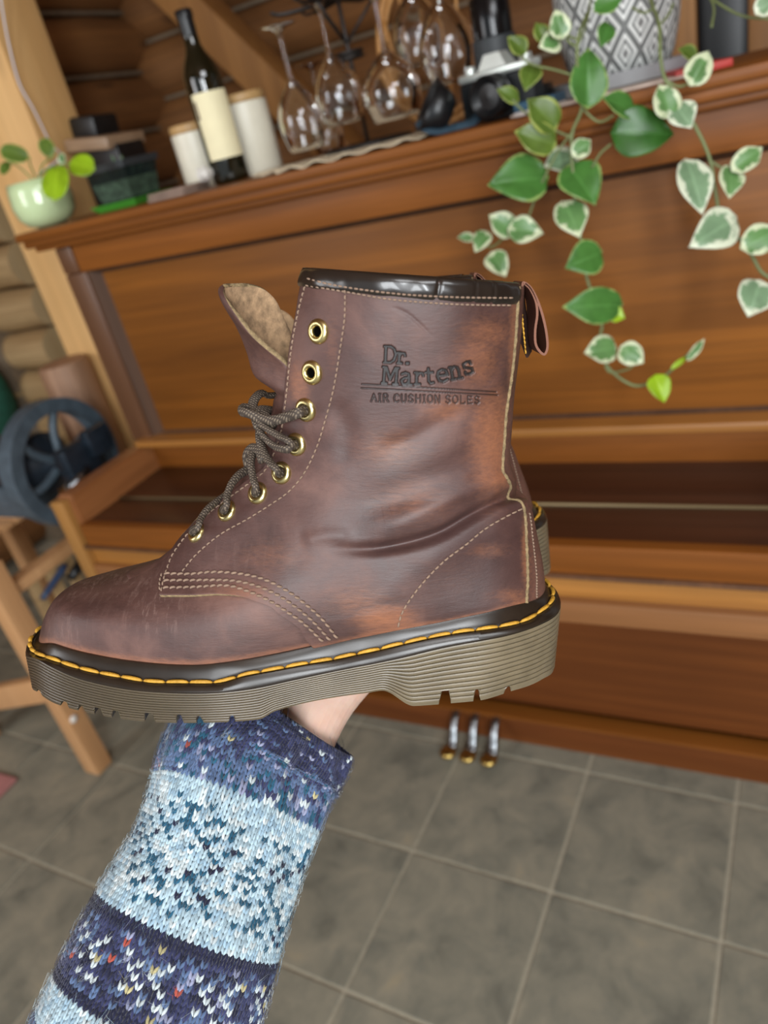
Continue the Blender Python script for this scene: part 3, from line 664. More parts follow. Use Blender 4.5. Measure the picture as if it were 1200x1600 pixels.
# ---------------------------------------------------------------- hoya vines
YV = 1.165
LV = [ # u,v,length,width,angle,type,dy,pitch,roll
(919,121,88,60,92,'g',0,.2,0),(968,164,58,46,160,'g',0,.3,.2),(1004,207,96,72,-5,'d',.0,.15,.1),(848,178,62,54,140,'o',-.01,.3,0),(838,216,70,50,165,'o',-.02,.2,0),
(812,281,98,74,190,'g',-.02,.2,.1),(909,286,80,68,-62,'g',-.01,.3,0),(909,231,36,30,40,'v',0,.2,0),(878,252,60,46,200,'p',.04,.3,0),(893,340,66,52,-70,'v',-.02,.25,0),(914,405,66,54,205,'g',-.02,.2,0),
(929,478,98,54,185,'g',-.02,.2,-.1),(963,492,28,26,-20,'l',0,.2,0),(940,547,54,46,190,'v',-.02,.2,0),(987,554,44,36,-40,'v',-.02,.2,.2),(1031,606,46,36,-75,'l',-.03,.2,0),
(1088,546,44,13,52,'v',-.03,.1,0),(1062,566,34,8,38,'l',-.03,.1,0),(785,350,48,40,150,'v',-.01,.3,0),(821,360,56,42,-10,'v',-.01,.2,0),(752,376,40,28,240,'v',-.02,.2,0),(729,371,28,16,180,'v',-.02,.2,0),(778,412,46,38,-60,'v',-.02,.2,0),
(874,38,42,34,110,'v',.0,.3,0),(860,67,38,34,200,'v',0,.2,0),(845,50,32,26,120,'o',.02,.2,0),(808,70,36,34,140,'o',.0,.2,0),(828,119,50,34,250,'o',0,.3,0),(795,148,38,26,160,'o',0,.3,0),
(946,53,44,28,-110,'g',0,.2,0),(950,6,46,34,20,'g',0,.2,0),(1093,106,56,42,62,'v',0,.2,0),(1040,158,54,48,110,'v',-.01,.2,0),(1067,180,48,44,-60,'p',-.01,.2,0),(1086,288,96,52,-78,'p',-.02,.2,0),
(1142,282,56,40,-95,'v',-.01,.2,0),(1168,248,56,36,38,'v',0,.2,0),(1117,361,92,62,212,'p',-.03,.15,0),(1190,372,66,46,25,'v',-.03,.2,0),(1180,464,64,60,250,'p',-.04,.2,0),(1075,82,32,26,160,'o',.08,.2,0),(1197,8,38,34,40,'p',0,.2,0)]
MT['stem'] = plain('grey_green_stem', srgb(112,122,76), .5, var=.15)
paths = [[(925,-20),(918,30),(902,70),(885,62)],[(918,20),(903,62),(903,120),(909,168),(895,205),(893,240),(898,300),(900,345),(908,375),(914,420),(922,450),(940,500),(938,530),(945,565),(965,588),(990,602),(1012,600),(1035,590),(1062,566),(1092,538)],
 [(895,205),(870,240),(840,300),(822,345),(800,358),(770,385),(745,378)],[(945,572),(955,582),(985,575),(992,560)],[(903,62),(880,55),(860,60)],[(903,120),(870,110),(830,100),(812,85)],[(893,215),(860,200),(820,175),(800,155)],
 [(1010,-20),(1020,10),(1030,40),(1032,90),(1040,125),(1058,150),(1085,195),(1108,245),(1118,300),(1125,335),(1140,355),(1172,395),(1190,425),(1215,440)],
 [(1040,125),(1060,135),(1082,128)],[(1030,40),(1045,22),(1052,5)],[(1108,250),(1128,262),(1150,262)],[(1095,-15),(1130,10),(1165,26),(1215,30)],[(988,12),(1005,20),(1020,14)],[(908,168),(935,190),(960,180)],[(1100,-20),(1115,10),(1112,42)],[(955,225),(938,240),(925,262)]]
for k, pth in enumerate(paths):
    q = np.array([onY(u, v, YV + (0 if v > 60 else (60-v)*.0012) - .0001*max(0, v-200)) for u, v in pth])
    B().tube(spl(q, 12*len(pth)), .0024 if k in (1, 7) else .0016, 8).mk('stem', MT['stem'], PT)
for k, (u, v, l, w, a, t, dy, pi_, ro) in enumerate(LV):
    place_leaf(PT, u, v, l, w, a, YV+dy - .0001*max(0, v-200), t, pi_, ro + .15*math.sin(k), seed=k)
# hidden part of the plant: stems rising from the pot and over its rim
for x, z in ((920,-20),(1010,-20),(1098,-18)):
    e = onY(x, z, YV+.07); s0 = pc+np.array([(e[0]-pc[0])*.3, -.03, .14]); B().tube(spl([s0, s0+[0,-.03,.06], (s0+e)/2+[0,0,.05], e], 20), .0024, 8).mk('stem', MT['stem'], PT)
# ================================================================ STOOL / RACK, MILL at far left
sb = onZ(155, 1198, 0); sx, sy = sb[0], sb[1]
S = thing('wooden_workstand', 'orange pine work stand with square legs left of the piano', 'stand', (sx, sy, 0))
def bm_(name, p0, p1, w, h, m='stool', par=S): return B().beam(p0, p1, w, h, bev=.003).mk(name, MT[m], par, auto=40)
bm_('leg', (sx,sy,0), (sx,sy,.70), .055, .055); bm_('leg', (sx-.50,sy,0), (sx-.50,sy,.70), .055, .055)
bm_('leg', (sx-.02,sy+.40,0), (sx-.02,sy+.40,.60), .05, .05); bm_('leg', (sx-.50,sy+.40,0), (sx-.50,sy+.40,.70), .05, .05)
rl = onY(-20, 1112, sy)[2]
bm_('rail', (sx-.48,sy,.16), (sx-.02,sy,.30), .03, .075); bm_('rail', (sx-.48,sy,.66), (sx,sy,.66), .03, .06); bm_('rail', (sx-.02,sy,.60), (sx-.02,sy+.40,.60), .05, .03)
bm_('rail', (sx-.02,sy+.02,.40), (sx-.02,sy+.39,.40), .03, .05)
for k in range(8): bm_('slat', (sx-.50,sy+.03+.048*k,.70), (sx-.13,sy+.03+.048*k,.70), .04, .018)
for k in range(5): bm_('slat', (sx-.012,sy+.09+.06*k,.41), (sx-.012,sy+.09+.06*k,.585), .018, .03, 'log_pale')
scx = sy
o = B().lathe([(0,0),(.007,0),(.009,.02),(.009,.09),(.007,.11),(0,.11)], onX(66,936,sx+.030), 16, R=np.array(Matrix.Rotation(math.radians(-70),3,'X'))).mk('hand_tool', plain('blue_plastic', srgb(52,70,100), .4)); tag(o, 'blue-handled hand tool lying in the rails of the pine work stand', 'tool')
o = B().lathe([(0,0),(.012,0),(.014,.03),(.013,.06),(0,.065)], onX(110,904,sx+.030), 16, R=np.array(Matrix.Rotation(math.radians(-70),3,'X'))).mk('hand_tool', MT['black']); tag(o, 'black-handled hand tool beside the blue one in the work stand', 'tool')
o = B().lathe([(0,0),(.009,0),(.012,.003),(.010,.007),(0,.009)], onX(114,1123,sx+.028), 16, R=np.array(Matrix.Rotation(math.radians(90),3,'Y'))).mk('screw_cap', plain('white_plug', srgb(230,224,214), .4), S); o['label'] = 'white screw cap on the leg'
w0 = onY(98, 722, 1.18)
MLb = .712
Mi_ = thing('hand_cranked_mill', 'blue-black cast iron machine with a big flywheel on the pine stand', 'machine', (w0[0], w0[1], MLb))
wc = np.array([w0[0], w0[1], w0[2]])
a = np.linspace(0, 2*math.pi, 56, endpoint=False)
wr = .165
def wring(r, x): return np.stack([np.full(56, wc[0]+x), wc[1]+r*np.cos(a), wc[2]+r*np.sin(a)], 1)
bR = B(); V = []; F = []
for r, x in ((wr,-.024),(wr,.024),(wr-.034,.024),(wr-.034,-.024)): V += list(wring(r, x))
for k in range(4):
    for j in range(56): F.append((k*56+j, k*56+(j+1)%56, ((k+1)%4)*56+(j+1)%56, ((k+1)%4)*56+j))
mk('flywheel_rim', V, F, MT['iron'], Mi_, auto=40)
for k in range(6):
    an = k*math.pi/3+.2; B().tube(spl([wc, wc+np.array([0,math.cos(an+.15)*wr*.5,math.sin(an+.15)*wr*.5]), wc+np.array([0,math.cos(an)*(wr-.02),math.sin(an)*(wr-.02)])], 10), .011, 8).mk('spoke', MT['iron'], Mi_)
RY = np.array(Matrix.Rotation(math.radians(90), 3, 'Y'))
B().lathe([(0,-.30),(.05,-.30),(.075,-.27),(.08,-.06),(.05,-.04),(.03,-.03),(.03,.03),(.022,.035),(.022,.06),(0,.06)], wc, 36, R=RY).mk('body_drum', MT['iron_dark'], Mi_, auto=50)
B().box(wc+[.035,-.05,-.06], wc+[.085,.05,.05], .012).mk('gear_housing', MT['iron_dark'], Mi_, auto=50)
B().box(wc+[.075,.02,.0], wc+[.105,.09,.07], .006).mk('bracket', MT['iron_dark'], Mi_, auto=50)
B().box((wc[0]-.30, wc[1]-.07, MLb-.002), (wc[0]-.14, wc[1]+.05, MLb+.09), .006).mk('foot', MT['iron'], Mi_, auto=50)
B().tube([wc+[-.20,-.09,.02], wc+[-.10,-.10,.05]], .008, 10).mk('lever', MT['steel'], Mi_)
B().tube([wc+[.09,-.075,-.035], wc+[.09,-.01,-.015]], .010, 10).mk('crank_handle', MT['steel'], Mi_)
# green cloth at the far left edge
ga = onY(-14, 600, 1.93)
b = B().tube(spl([ga+[-.12,0,-.25], ga+[-.03,0,-.1], ga+[0,0,.0], ga+[-.03,.02,.09]], 14), [.06,.07,.075,.08,.08,.075,.07,.065,.06,.055,.05,.04,.03,.02], 14)
o = b.mk('green_coat', plain('dark_green_cloth', srgb(20,74,56), .85, var=.25)); tag(o, 'dark green garment hanging at the left edge in front of the logs', 'coat')
# pink thing at left lower edge
pk = onZ(-6, 1290, 0); b = B().box((pk[0]-.27, pk[1]-.12, .0), (pk[0]-.075, pk[1]+.14, .012), .004); o = b.mk('pink_mat', plain('pink_mat_cloth', srgb(176,120,116), .9, var=.1)); tag(o, 'pink rug whose edge just enters at the lower left', 'rug')
# ================================================================ BOOT
TAU = math.radians(18); DB0 = .42
Xb = np.array([1,0,0.]); Zb = np.array([0,-math.cos(TAU),-math.sin(TAU)]); Yb = np.array([0,-math.sin(TAU),math.cos(TAU)])
O_c = np.array([(450-600)/FPX*DB0, (1080-800)/FPX*DB0, DB0])        # boot origin in the camera frame
Rb = np.stack([Xb, Yb, Zb])                                          # rows: boot axes in camera frame
def LP(u, v, y0=0.0):
    """boot-local point seen at pixel (u,v) on the plane y=y0"""
    u = np.asarray(u, float); v = np.asarray(v, float); r = np.stack([(u-600)/FPX, (v-800)/FPX, np.ones_like(u)], -1)
    rl = r @ Rb.T; o = -O_c @ Rb.T
    k = (y0-o[1])/rl[...,1]; return o + rl*np.asarray(k)[...,None]
def PX(p):
    c = np.asarray(p) @ Rb + O_c; return 600+FPX*c[...,0]/c[...,2], 800+FPX*c[...,1]/c[...,2]
ow = CAM + cdir(O_c); ax = [cdir(Xb), cdir(Yb), cdir(Zb)]
MB = Matrix([[ax[0][i], ax[1][i], ax[2][i], ow[i]] for i in range(3)] + [[0,0,0,1]])
TF = [0,.05,.10,.16,.22,.28,.34,.42,.50,.58,.66,.75,.85,.93,1]
Fpx = [(66,990),(72,966),(90,938),(127,921),(181,904),(238,882),(283,845),(333,790),(383,740),(410,700),(424,655),(433,605),(444,535),(458,475),(476,424)]
Bpx = [(843,932),(842,915),(841,898),(838,874),(834,850),(830,826),(826,802),(817,776),(797,752),(788,722),(792,680),(796,622),(803,558),(808,505),(811,447)]
Fl = LP(*np.array(Fpx).T); Bl = LP(*np.array(Bpx).T)
fFx, fFz, fBx, fBz = herm(TF, Fl[:,0]), herm(TF, Fl[:,2]), herm(TF, Bl[:,0]), herm(TF, Bl[:,2])
mf = [herm(TF, [.0465,.0462,.0455,.044,.042,.039,.036,.033,.032,.0325,.034,.037,.040,.042,.043]),   # half width at p=.15
      herm(TF, [.0475,.0478,.0475,.0465,.045,.043,.040,.037,.035,.035,.036,.038,.041,.043,.044]),     # p=.38
      herm(TF, [.040,.0415,.0425,.0425,.042,.041,.0395,.037,.035,.035,.036,.038,.041,.043,.044]),      # p=.65
      herm(TF, [.0365,.037,.0368,.0362,.0355,.035,.0345,.0335,.033,.034,.035,.037,.040,.042,.043])]    # p=.87
fpf = herm([0,.15,.3,.45,.6,1], [.43,.42,.44,.47,.5,.5]); fpb = herm([0,.2,.4,.6,1], [.17,.22,.34,.46,.5])
def half(t, p):
    a = np.array([.15,.38,.65,.87]); m = [f(t) for f in mf]; w = np.zeros(np.broadcast(t, p).shape)
    pc_ = np.clip(p, a[0], a[-1]); pc_ = pc_+0*w
    for i in range(3):
        s = (pc_ >= a[i]) & (pc_ <= a[i+1]); q = np.clip((pc_-a[i])/(a[i+1]-a[i]), 0, 1); q = q*q*(3-2*q)
        w = np.where(s, (m[i]*(1-q)+m[i+1]*q), w)
    ef = np.sqrt(np.clip(1-(1-np.clip(p/fpf(t), 0, 1))**2.2, 0, 1)); eb = np.sqrt(np.clip(1-(1-np.clip((1-p)/fpb(t), 0, 1))**2.3, 0, 1))
    return w*ef*eb
# feather line (bottom edge of the upper on the near side), from near-side pixels
fe = np.array([(50,988),(57,992),(90,1008),(140,1022),(195,1032),(250,1038),(300,1040),(350,1036),(400,1028),(450,1018),(500,1007),(560,993),(620,981),(680,970),(740,958),(800,944),(840,931)])
def wp0(x): return np.clip((x-Fl[0,0])/(Bl[0,0]-Fl[0,0]), 0, 1)
def near_line(px, extra=0.0):
    """pixels of a line along the near side of the foot -> (x, z) local, at the foot's half width (+extra)"""
    px = np.array(px, float); y = np.zeros(len(px))
    for _ in range(6):
        l = LP(px[:,0], px[:,1], y); y = -(half(np.zeros(len(px)), wp0(l[:,0])) + extra)
    return l[:,0], l[:,2]
_x, _z = near_line(fe); zf = herm(_x, _z)
def base(t, s, side, off=0.0):
    t = np.asarray(t, float); s = np.asarray(s, float); p = (1-np.cos(math.pi*np.clip(s, 0, 1)))/2
    fx, fz, bx, bz = fFx(t), fFz(t), fBx(t), fBz(t)
    x = fx+(bx-fx)*p; zl = fz+(bz-fz)*p
    fx0, fz0, bx0, bz0 = fFx(0), fFz(0), fBx(0), fBz(0)
    k = np.clip(1-t/.40, 0, 1)**1.6
    x0 = fx0+(bx0-fx0)*p; sag = zf(x)-(fz0+(bz0-fz0)*wp0(x))
    z = zl+sag*k
    # lift the middle of the low front levels so the vamp does not sink between toe and heel
    y = side*half(t, p)
    return np.stack([x, y, z], -1)
# ---- relief (creases) as a function of near-side pixels
def segdist(u, v, pl):
    pl = np.array(pl, float); D = np.full(np.shape(u), 1e9); S = np.zeros(np.shape(u)); tot = 0; acc = np.r_[0, np.cumsum(np.linalg.norm(np.diff(pl, axis=0), axis=1))]
    for i in range(len(pl)-1):
        a, b = pl[i], pl[i+1]; d = b-a; L2 = d@d
        q = np.clip(((u-a[0])*d[0]+(v-a[1])*d[1])/L2, 0, 1); dd = np.hypot(u-a[0]-q*d[0], v-a[1]-q*d[1])
        m = dd < D; D = np.where(m, dd, D); S = np.where(m, (acc[i]+q*math.sqrt(L2))/acc[-1], S)
    return D, S
CREASE = [ # polyline, depth m (negative = in), width px, fade both ends
 (spl([(822,768),(780,782),(735,806),(690,832),(640,848),(580,858),(500,856)], 24), -.0052, 9, 1),
 (spl([(815,744),(770,748),(715,768),(665,794),(610,816),(540,826)], 24), .0044, 24, 0),
 (spl([(800,815),(740,838),(680,866),(620,884)], 16), .0010, 20, 0),
 (spl([(585,700),(630,690),(680,662),(730,636),(775,622)], 16), -.0013, 15, 0),
 (spl([(560,745),(620,735),(690,705),(750,672),(790,655)], 16), .0007, 20, 0),
 (spl([(790,728),(765,735),(735,742),(715,752)], 16), -.0007, 7, 0),
 (spl([(610,478),(640,492),(680,530)], 10), -.0003, 3, 0),
 (spl([(470,845),(520,835),(560,842)], 10), .0012, 12, 0),
 (spl([(520,620),(545,680),(530,740)], 12), -.0012, 18, 0),
 (spl([(480,820),(470,870),(440,890)], 12), -.0004, 16, 0),
]
def relief(u, v):
    h = np.zeros(np.shape(u))
    for pl, a, w, hard in CREASE:
        D, S = segdist(u, v, pl); env = np.clip(np.minimum((S+.02)/.22 if not hard else (S+.06)/.10, (1-S)/.35), 0, 1); env = env*env*(3-2*env)
        h += a*env*np.exp(-(D/w)**2)
    return h
def surf(t, s, side, off=0.0):
    """surface of the upper; relief and offset are applied along the outward normal"""
    e = 1e-3; a = base(t, s, side); t1 = np.clip(np.asarray(t)+e, 0, 1); t0 = np.clip(np.asarray(t)-e, 0, 1)
    s1 = np.clip(np.asarray(s)+e, 0, 1); s0 = np.clip(np.asarray(s)-e, 0, 1)
    n = np.cross(base(t1, s, side)-base(t0, s, side), base(t, s1, side)-base(t, s0, side)); n *= side*-1
    n /= np.linalg.norm(n, axis=-1, keepdims=True)+1e-15
    c = np.stack([(fFx(t)+fBx(t))/2, 0*np.asarray(t), a[...,2]], -1); sg = np.sign((n*(a-c)).sum(-1)); n = n*np.where(sg == 0, 1, sg)[...,None]
    nb = base(t, s, -1); u, v = PX(nb)
    return a + n*(relief(u, v)+off)[...,None], n
# inverse lookup pixel -> (t, s) on the near side
_T, _S = np.meshgrid(np.linspace(0, 1, 420), np.linspace(0, 1, 520), indexing='ij')
_P, _N = surf(_T, _S, -1, .0012); _U, _V = PX(_P)
_cv = (_P - (-O_c @ Rb.T)); _vis = (_N*_cv).sum(-1) < 0
_U2 = np.where(_vis, _U, _U+4000)
def inv(px):
    out = []
    for u, v in np.atleast_2d(np.asarray(px, float)):
        d = (_U2-u)**2+(_V-v)**2; i, j = np.unravel_index(np.argmin(d), d.shape)
        t, s = _T[i,j], _S[i,j]
        for _ in range(3):
            e = 1e-3; p0 = PX(base_relief(t, s)); pt = PX(base_relief(min(t+e, 1), s)); ps = PX(base_relief(t, min(s+e, 1)))
            J = np.array([[(pt[0]-p0[0])/e, (ps[0]-p0[0])/e], [(pt[1]-p0[1])/e, (ps[1]-p0[1])/e]])
            if abs(np.linalg.det(J)) < 1e3 or t > .998 or s > .97: break
            dl = np.linalg.solve(J, [u-p0[0], v-p0[1]]); 
            if np.abs(dl).max() > .02: break
            t = float(np.clip(t+dl[0], 0, 1)); s = float(np.clip(s+dl[1], 0, 1))
        out.append((t, s))
    return np.array(out)
def base_relief(t, s): return surf(np.array(t), np.array(s), -1, .0012)[0]
BOOT = thing('lace_up_boot', 'front brown leather lace-up boot with stamped lettering and yellow sole stitching', 'boot', group='pair of boots', mat=MB)
def leather():
    m, nt, bs = newmat('worn_brown_leather'); v = mapping(nt)
    n1 = noise(nt, v, 26, 6, .62, .4); n2 = noise(nt, v, 9, 4, .6)
    vs = mapping(nt, (30, 90, 140), (0, .5, 0)); n3 = noise(nt, vs, 5, 5, .7, .3)       # fine fibrous streaks
    c = ramp(nt, n1, [(.26, srgb(52,34,31)), (.5, srgb(82,55,49)), (.74, srgb(114,81,71))])
    c = mix(nt, ramp(nt, n2, [(.42, (0,0,0)), (.65, (.75,)*3)]), c, srgb(62,40,38))
    at = N(nt, 'ShaderNodeAttribute'); at.attribute_name = 'wear'
    ad = N(nt, 'ShaderNodeMath', operation='MULTIPLY_ADD'); link(nt, n3, ad.inputs[0]); ad.inputs[1].default_value = .95; ad.inputs[2].default_value = -.475
    wsum = N(nt, 'ShaderNodeMath', operation='ADD'); link(nt, at.outputs['Fac'], wsum.inputs[0]); link(nt, ad.outputs[0], wsum.inputs[1])
    gate = N(nt, 'ShaderNodeMath', operation='MULTIPLY'); link(nt, ramp(nt, wsum.outputs[0], [(.05, (0,0,0)), (.95, (1,1,1))]), gate.inputs[0]); link(nt, ramp(nt, at.outputs['Fac'], [(.02, (0,0,0)), (.35, (1,1,1))]), gate.inputs[1])
    c = mix(nt, gate.outputs[0], c, srgb(150,96,66))
    at2 = N(nt, 'ShaderNodeAttribute'); at2.attribute_name = 'imprint'; c = mix(nt, at2.outputs['Fac'], c, srgb(22,19,18))
    at3 = N(nt, 'ShaderNodeAttribute'); at3.attribute_name = 'scuff'
    vs2 = mapping(nt, (150, 60, 16), (0, .35, 0)); n5 = noise(nt, vs2, 2.2, 6, .7, .5)
    g3 = N(nt, 'ShaderNodeMath', operation='MULTIPLY'); link(nt, at3.outputs['Fac'], g3.inputs[0]); link(nt, ramp(nt, n5, [(.52, (0,0,0)), (.72, (.6,)*3)]), g3.inputs[1])
    c = mix(nt, g3.outputs[0], c, srgb(150,122,112))
    link(nt, c, bs.inputs['Base Color'])
    link(nt, ramp(nt, n1, [(.3, (.46,)*3), (.7, (.62,)*3)]), bs.inputs['Roughness'])
    bs.inputs['Specular IOR Level'].default_value = .55; bs.inputs['Coat Weight'].default_value = .10; bs.inputs['Coat Roughness'].default_value = .45
    ng = noise(nt, v, 900, 3, .6); b1 = N(nt, 'ShaderNodeBump'); b1.inputs['Strength'].default_value = .10; b1.inputs['Distance'].default_value = .0004; link(nt, ng, b1.inputs['Height'])
    b2 = N(nt, 'ShaderNodeBump'); b2.inputs['Strength'].default_value = .22; b2.inputs['Distance'].default_value = .0010; link(nt, n3, b2.inputs['Height']); link(nt, b1.outputs['Normal'], b2.inputs['Normal'])
    link(nt, b2.outputs['Normal'], bs.inputs['Normal']); return m
MT['leather'] = leather()
MT['dark_leather'] = plain('dark_brown_leather', srgb(60,42,36), .45, var=.2, bumps=.2, bscale=500)
MT['binding'] = plain('black_brown_binding', srgb(34,28,24), .28, var=.2, coat=.3)
MT['thread'] = plain('tan_thread', srgb(136,112,94), .8, var=.15, scale=300)
MT['yellow'] = plain('yellow_thread', srgb(198,148,48), .6, var=.2, scale=250, bumps=.5, bscale=900)
MT['rawedge'] = plain('raw_leather_edge', srgb(132,112,80), .9, var=.35, scale=500, bumps=.6, bscale=900)
MT['suede'] = plain('tan_suede', srgb(150,122,92), .95, var=.4, scale=230, bumps=.5, bscale=500)
MT['eyebrass'] = plain('eyelet_brass', srgb(208,190,134), .3, metal=1, var=.06)
WEAR = [(770,690,38,85,.72),(803,560,12,120,.62),(745,560,40,60,.42),(610,700,60,40,.35),(640,780,80,45,.30),(600,965,50,22,.75),(470,600,18,40,.5),(700,640,50,25,.4),(780,745,45,20,.7),
        (760,860,40,14,.3),(820,860,8,60,.55),(380,925,60,16,.35),(760,520,50,30,.4),(430,870,70,30,.25),(560,940,60,30,.35),(700,900,60,40,.12),(800,930,40,14,.35),(520,540,14,50,.25)]
def wearmap(u, v):
    w = np.zeros(np.shape(u))
    for a, b, sx_, sy_, k in WEAR: w = np.maximum(w, k*np.exp(-((u-a)/sx_)**2-((v-b)/sy_)**2))
    return w
# ---- logo strokes in the side view (pixels)
def glyph(ch, x, y, w, h, ang=0):
    """strokes of a slab-serif letter in box (x..x+w, y top .. y+h), as polylines"""
    S = {'D': [[(.12,0),(.12,1)],[(0,0),(.55,0),(.85,.15),(1,.5),(.85,.85),(.55,1),(0,1)]], 'r': [[(.2,0),(.2,1)],[(0,0),(.3,0)],[(0,1),(.55,1)],[(.2,.35),(.5,.03),(.85,.05),(.95,.25)]],
     '.': [[(.3,.92),(.6,.92),(.6,1),(.3,1),(.3,.92)]], 'M': [[(.1,0),(.1,1)],[(0,0),(.2,0),(.5,.75),(.8,0),(1,0)],[(.9,0),(.9,1)],[(0,1),(.28,1)],[(.72,1),(1,1)]],
     'a': [[(.1,.12),(.4,0),(.7,.1),(.75,.35),(.75,1),(1,1)],[(.75,.42),(.35,.45),(.05,.68),(.2,.98),(.5,.98),(.75,.75)]], 't': [[(.35,-.28),(.35,.8),(.55,1),(.85,.95)],[(.05,.05),(.8,.05)]],
     'e': [[(.1,.48),(.95,.48),(.85,.12),(.5,0),(.15,.15),(.02,.5),(.15,.88),(.5,1),(.9,.85)]], 'n': [[(.15,0),(.15,1)],[(0,0),(.18,0)],[(0,1),(.35,1)],[(.15,.3),(.45,0),(.75,.12),(.8,.35),(.8,1)],[(.62,1),(1,1)]],
     's': [[(.88,.22),(.85,.03),(.5,0),(.12,.1),(.15,.4),(.5,.5),(.88,.62),(.88,.9),(.5,1),(.12,.95),(.1,.75)]],
     'A': [[(0,1),(.5,0),(1,1)],[(.22,.62),(.78,.62)]], 'I': [[(.5,0),(.5,1)],[(.2,0),(.8,0)],[(.2,1),(.8,1)]], 'R': [[(.1,1),(.1,0),(.65,0),(.85,.25),(.65,.5),(.1,.5)],[(.5,.5),(1,1)]],
     'C': [[(.95,.2),(.6,0),(.2,.1),(.02,.5),(.2,.9),(.6,1),(.95,.8)]], 'U': [[(.1,0),(.1,.7),(.35,1),(.65,1),(.9,.7),(.9,0)]], 'S': [[(.9,.18),(.5,0),(.12,.2),(.3,.45),(.7,.55),(.9,.8),(.5,1),(.08,.82)]],
     'H': [[(.1,0),(.1,1)],[(.9,0),(.9,1)],[(.1,.5),(.9,.5)]], 'O': [[(.5,0),(.12,.15),(0,.5),(.12,.85),(.5,1),(.88,.85),(1,.5),(.88,.15),(.5,0)]], 'N': [[(.1,1),(.1,0),(.9,1),(.9,0)]], 'L': [[(.15,0),(.15,1),(.9,1),(.9,.8)]], 'E': [[(.9,.05),(.12,0),(.12,1),(.9,.95)],[(.12,.5),(.7,.5)]]}[ch]
    ca, sa = math.cos(ang), math.sin(ang); out = []
    for pl in S:
        q = []
        for a_, b_ in pl:
            X_, Y_ = a_*w, b_*h-h; q.append((x+X_*ca+Y_*sa, y+h-X_*sa+Y_*ca))
        out.append(np.array(q))
    return out
LOGO = []   # (polyline, stroke half-width px, depth)
for ch, x, y, w, h, a_ in (('D',600,541,18,25,-.04),('r',621,551,12,16,-.04),('.',633,551,8,17,0)): LOGO += [(g, 2.2, .0010) for g in glyph(ch, x, y, w, h, a_)]
for ch, x, y, w, h, a_ in (('M',597,573,24,25,-.08),('a',626,582,17,18,-.03),('r',648,582,14,18,.0),('t',665,581,14,18,.04),('e',684,578,17,19,.12),('n',705,574,17,19,.20),('s',726,567,15,19,.28)): LOGO += [(g, 2.3, .0010) for g in glyph(ch, x, y, w, h, a_)]
LOGO += [(np.array([(566,600),(640,604),(774,612)]), .9, .0007), (np.array([(565,606),(640,610),(776,617)]), .9, .0007)]
xx = 580
for wd_ in ('AIR','CUSHION','SOLES'):
    for ch in wd_:
        w = 4.5 if ch == 'I' else 8.2
        LOGO += [(g, 1.0, .0006) for g in glyph(ch, xx, 615+(xx-580)*.022, w, 12)]; xx += w+3.0
    xx += 5.5
def grid_faces(n, m, flip=False):
    i, j = np.meshgrid(np.arange(n-1), np.arange(m-1), indexing='ij'); a = (i*m+j).ravel(); F = np.stack([a, a+m, a+m+1, a+1], 1)
    return F[:, ::-1] if flip else F
def shell(name, outer, inner, mats, flip, attr=None, inner_mat=1, **k):
    """two grids of equal shape joined round the border into a closed sheet"""
    n, m = outer.shape[:2]; V = np.vstack([outer.reshape(-1, 3), inner.reshape(-1, 3)]); Fo = grid_faces(n, m, flip); Fi = grid_faces(n, m, not flip)+n*m
    bd = [(i, 0) for i in range(n)]+[(n-1, j) for j in range(1, m)]+[(i, m-1) for i in range(n-2, -1, -1)]+[(0, j) for j in range(m-2, 0, -1)]
    ix = np.array([a*m+b for a, b in bd]); nx = np.roll(ix, -1); Fb = np.stack([ix, ix+n*m, nx+n*m, nx], 1)
    if flip: Fb = Fb[:, ::-1]
    F = np.vstack([Fo, Fi, Fb]); fm = np.r_[np.zeros(len(Fo)), np.full(len(Fi), inner_mat), np.full(len(Fb), min(2, len(mats)-1))]
    if attr: attr = {k2: np.r_[a.ravel(), np.zeros(n*m)] for k2, a in attr.items()}
    return mk(name, V, F, mats, BOOT, local=True, fm=fm, attr=attr, **k)
# ---- vamp and liner
nT, nS = 110, 260
th = np.linspace(0, 1, nS, endpoint=False)*2; sS = np.where(th < 1, th, 2-th); sd = np.where(th < 1, -1, 1)
tt = np.linspace(0, .46, nT); TT, SS = np.meshgrid(tt, sS, indexing='ij'); SD = np.broadcast_to(sd, TT.shape)
Pn, _ = surf(TT, SS, -1, 0.0); Pf, _ = surf(TT, SS, 1, 0.0); PV = np.where((SD < 0)[...,None], Pn, Pf)
# tuck the first rows inwards under the welt
V = PV.reshape(-1, 3); i, j = np.meshgrid(np.arange(nT-1), np.arange(nS), indexing='ij'); F = np.stack([i*nS+j, i*nS+(j+1)%nS, (i+1)*nS+(j+1)%nS, (i+1)*nS+j], -1).reshape(-1, 4)
u_, v_ = PX(V); sc_ = np.exp(-((u_-150)/110)**2-((v_-905)/30)**2)+.9*np.exp(-((u_-250)/50)**2-((v_-960)/30)**2)+.5*np.exp(-((u_-90)/60)**2-((v_-990)/40)**2)
va = mk('vamp', V, F[:, ::-1], MT['leather'], BOOT, local=True, attr={'wear': wearmap(u_, v_)*.7+.55*np.exp(-(TT.ravel()/.022)**2), 'imprint': np.zeros(len(V)), 'scuff': np.clip(sc_, 0, 1)})
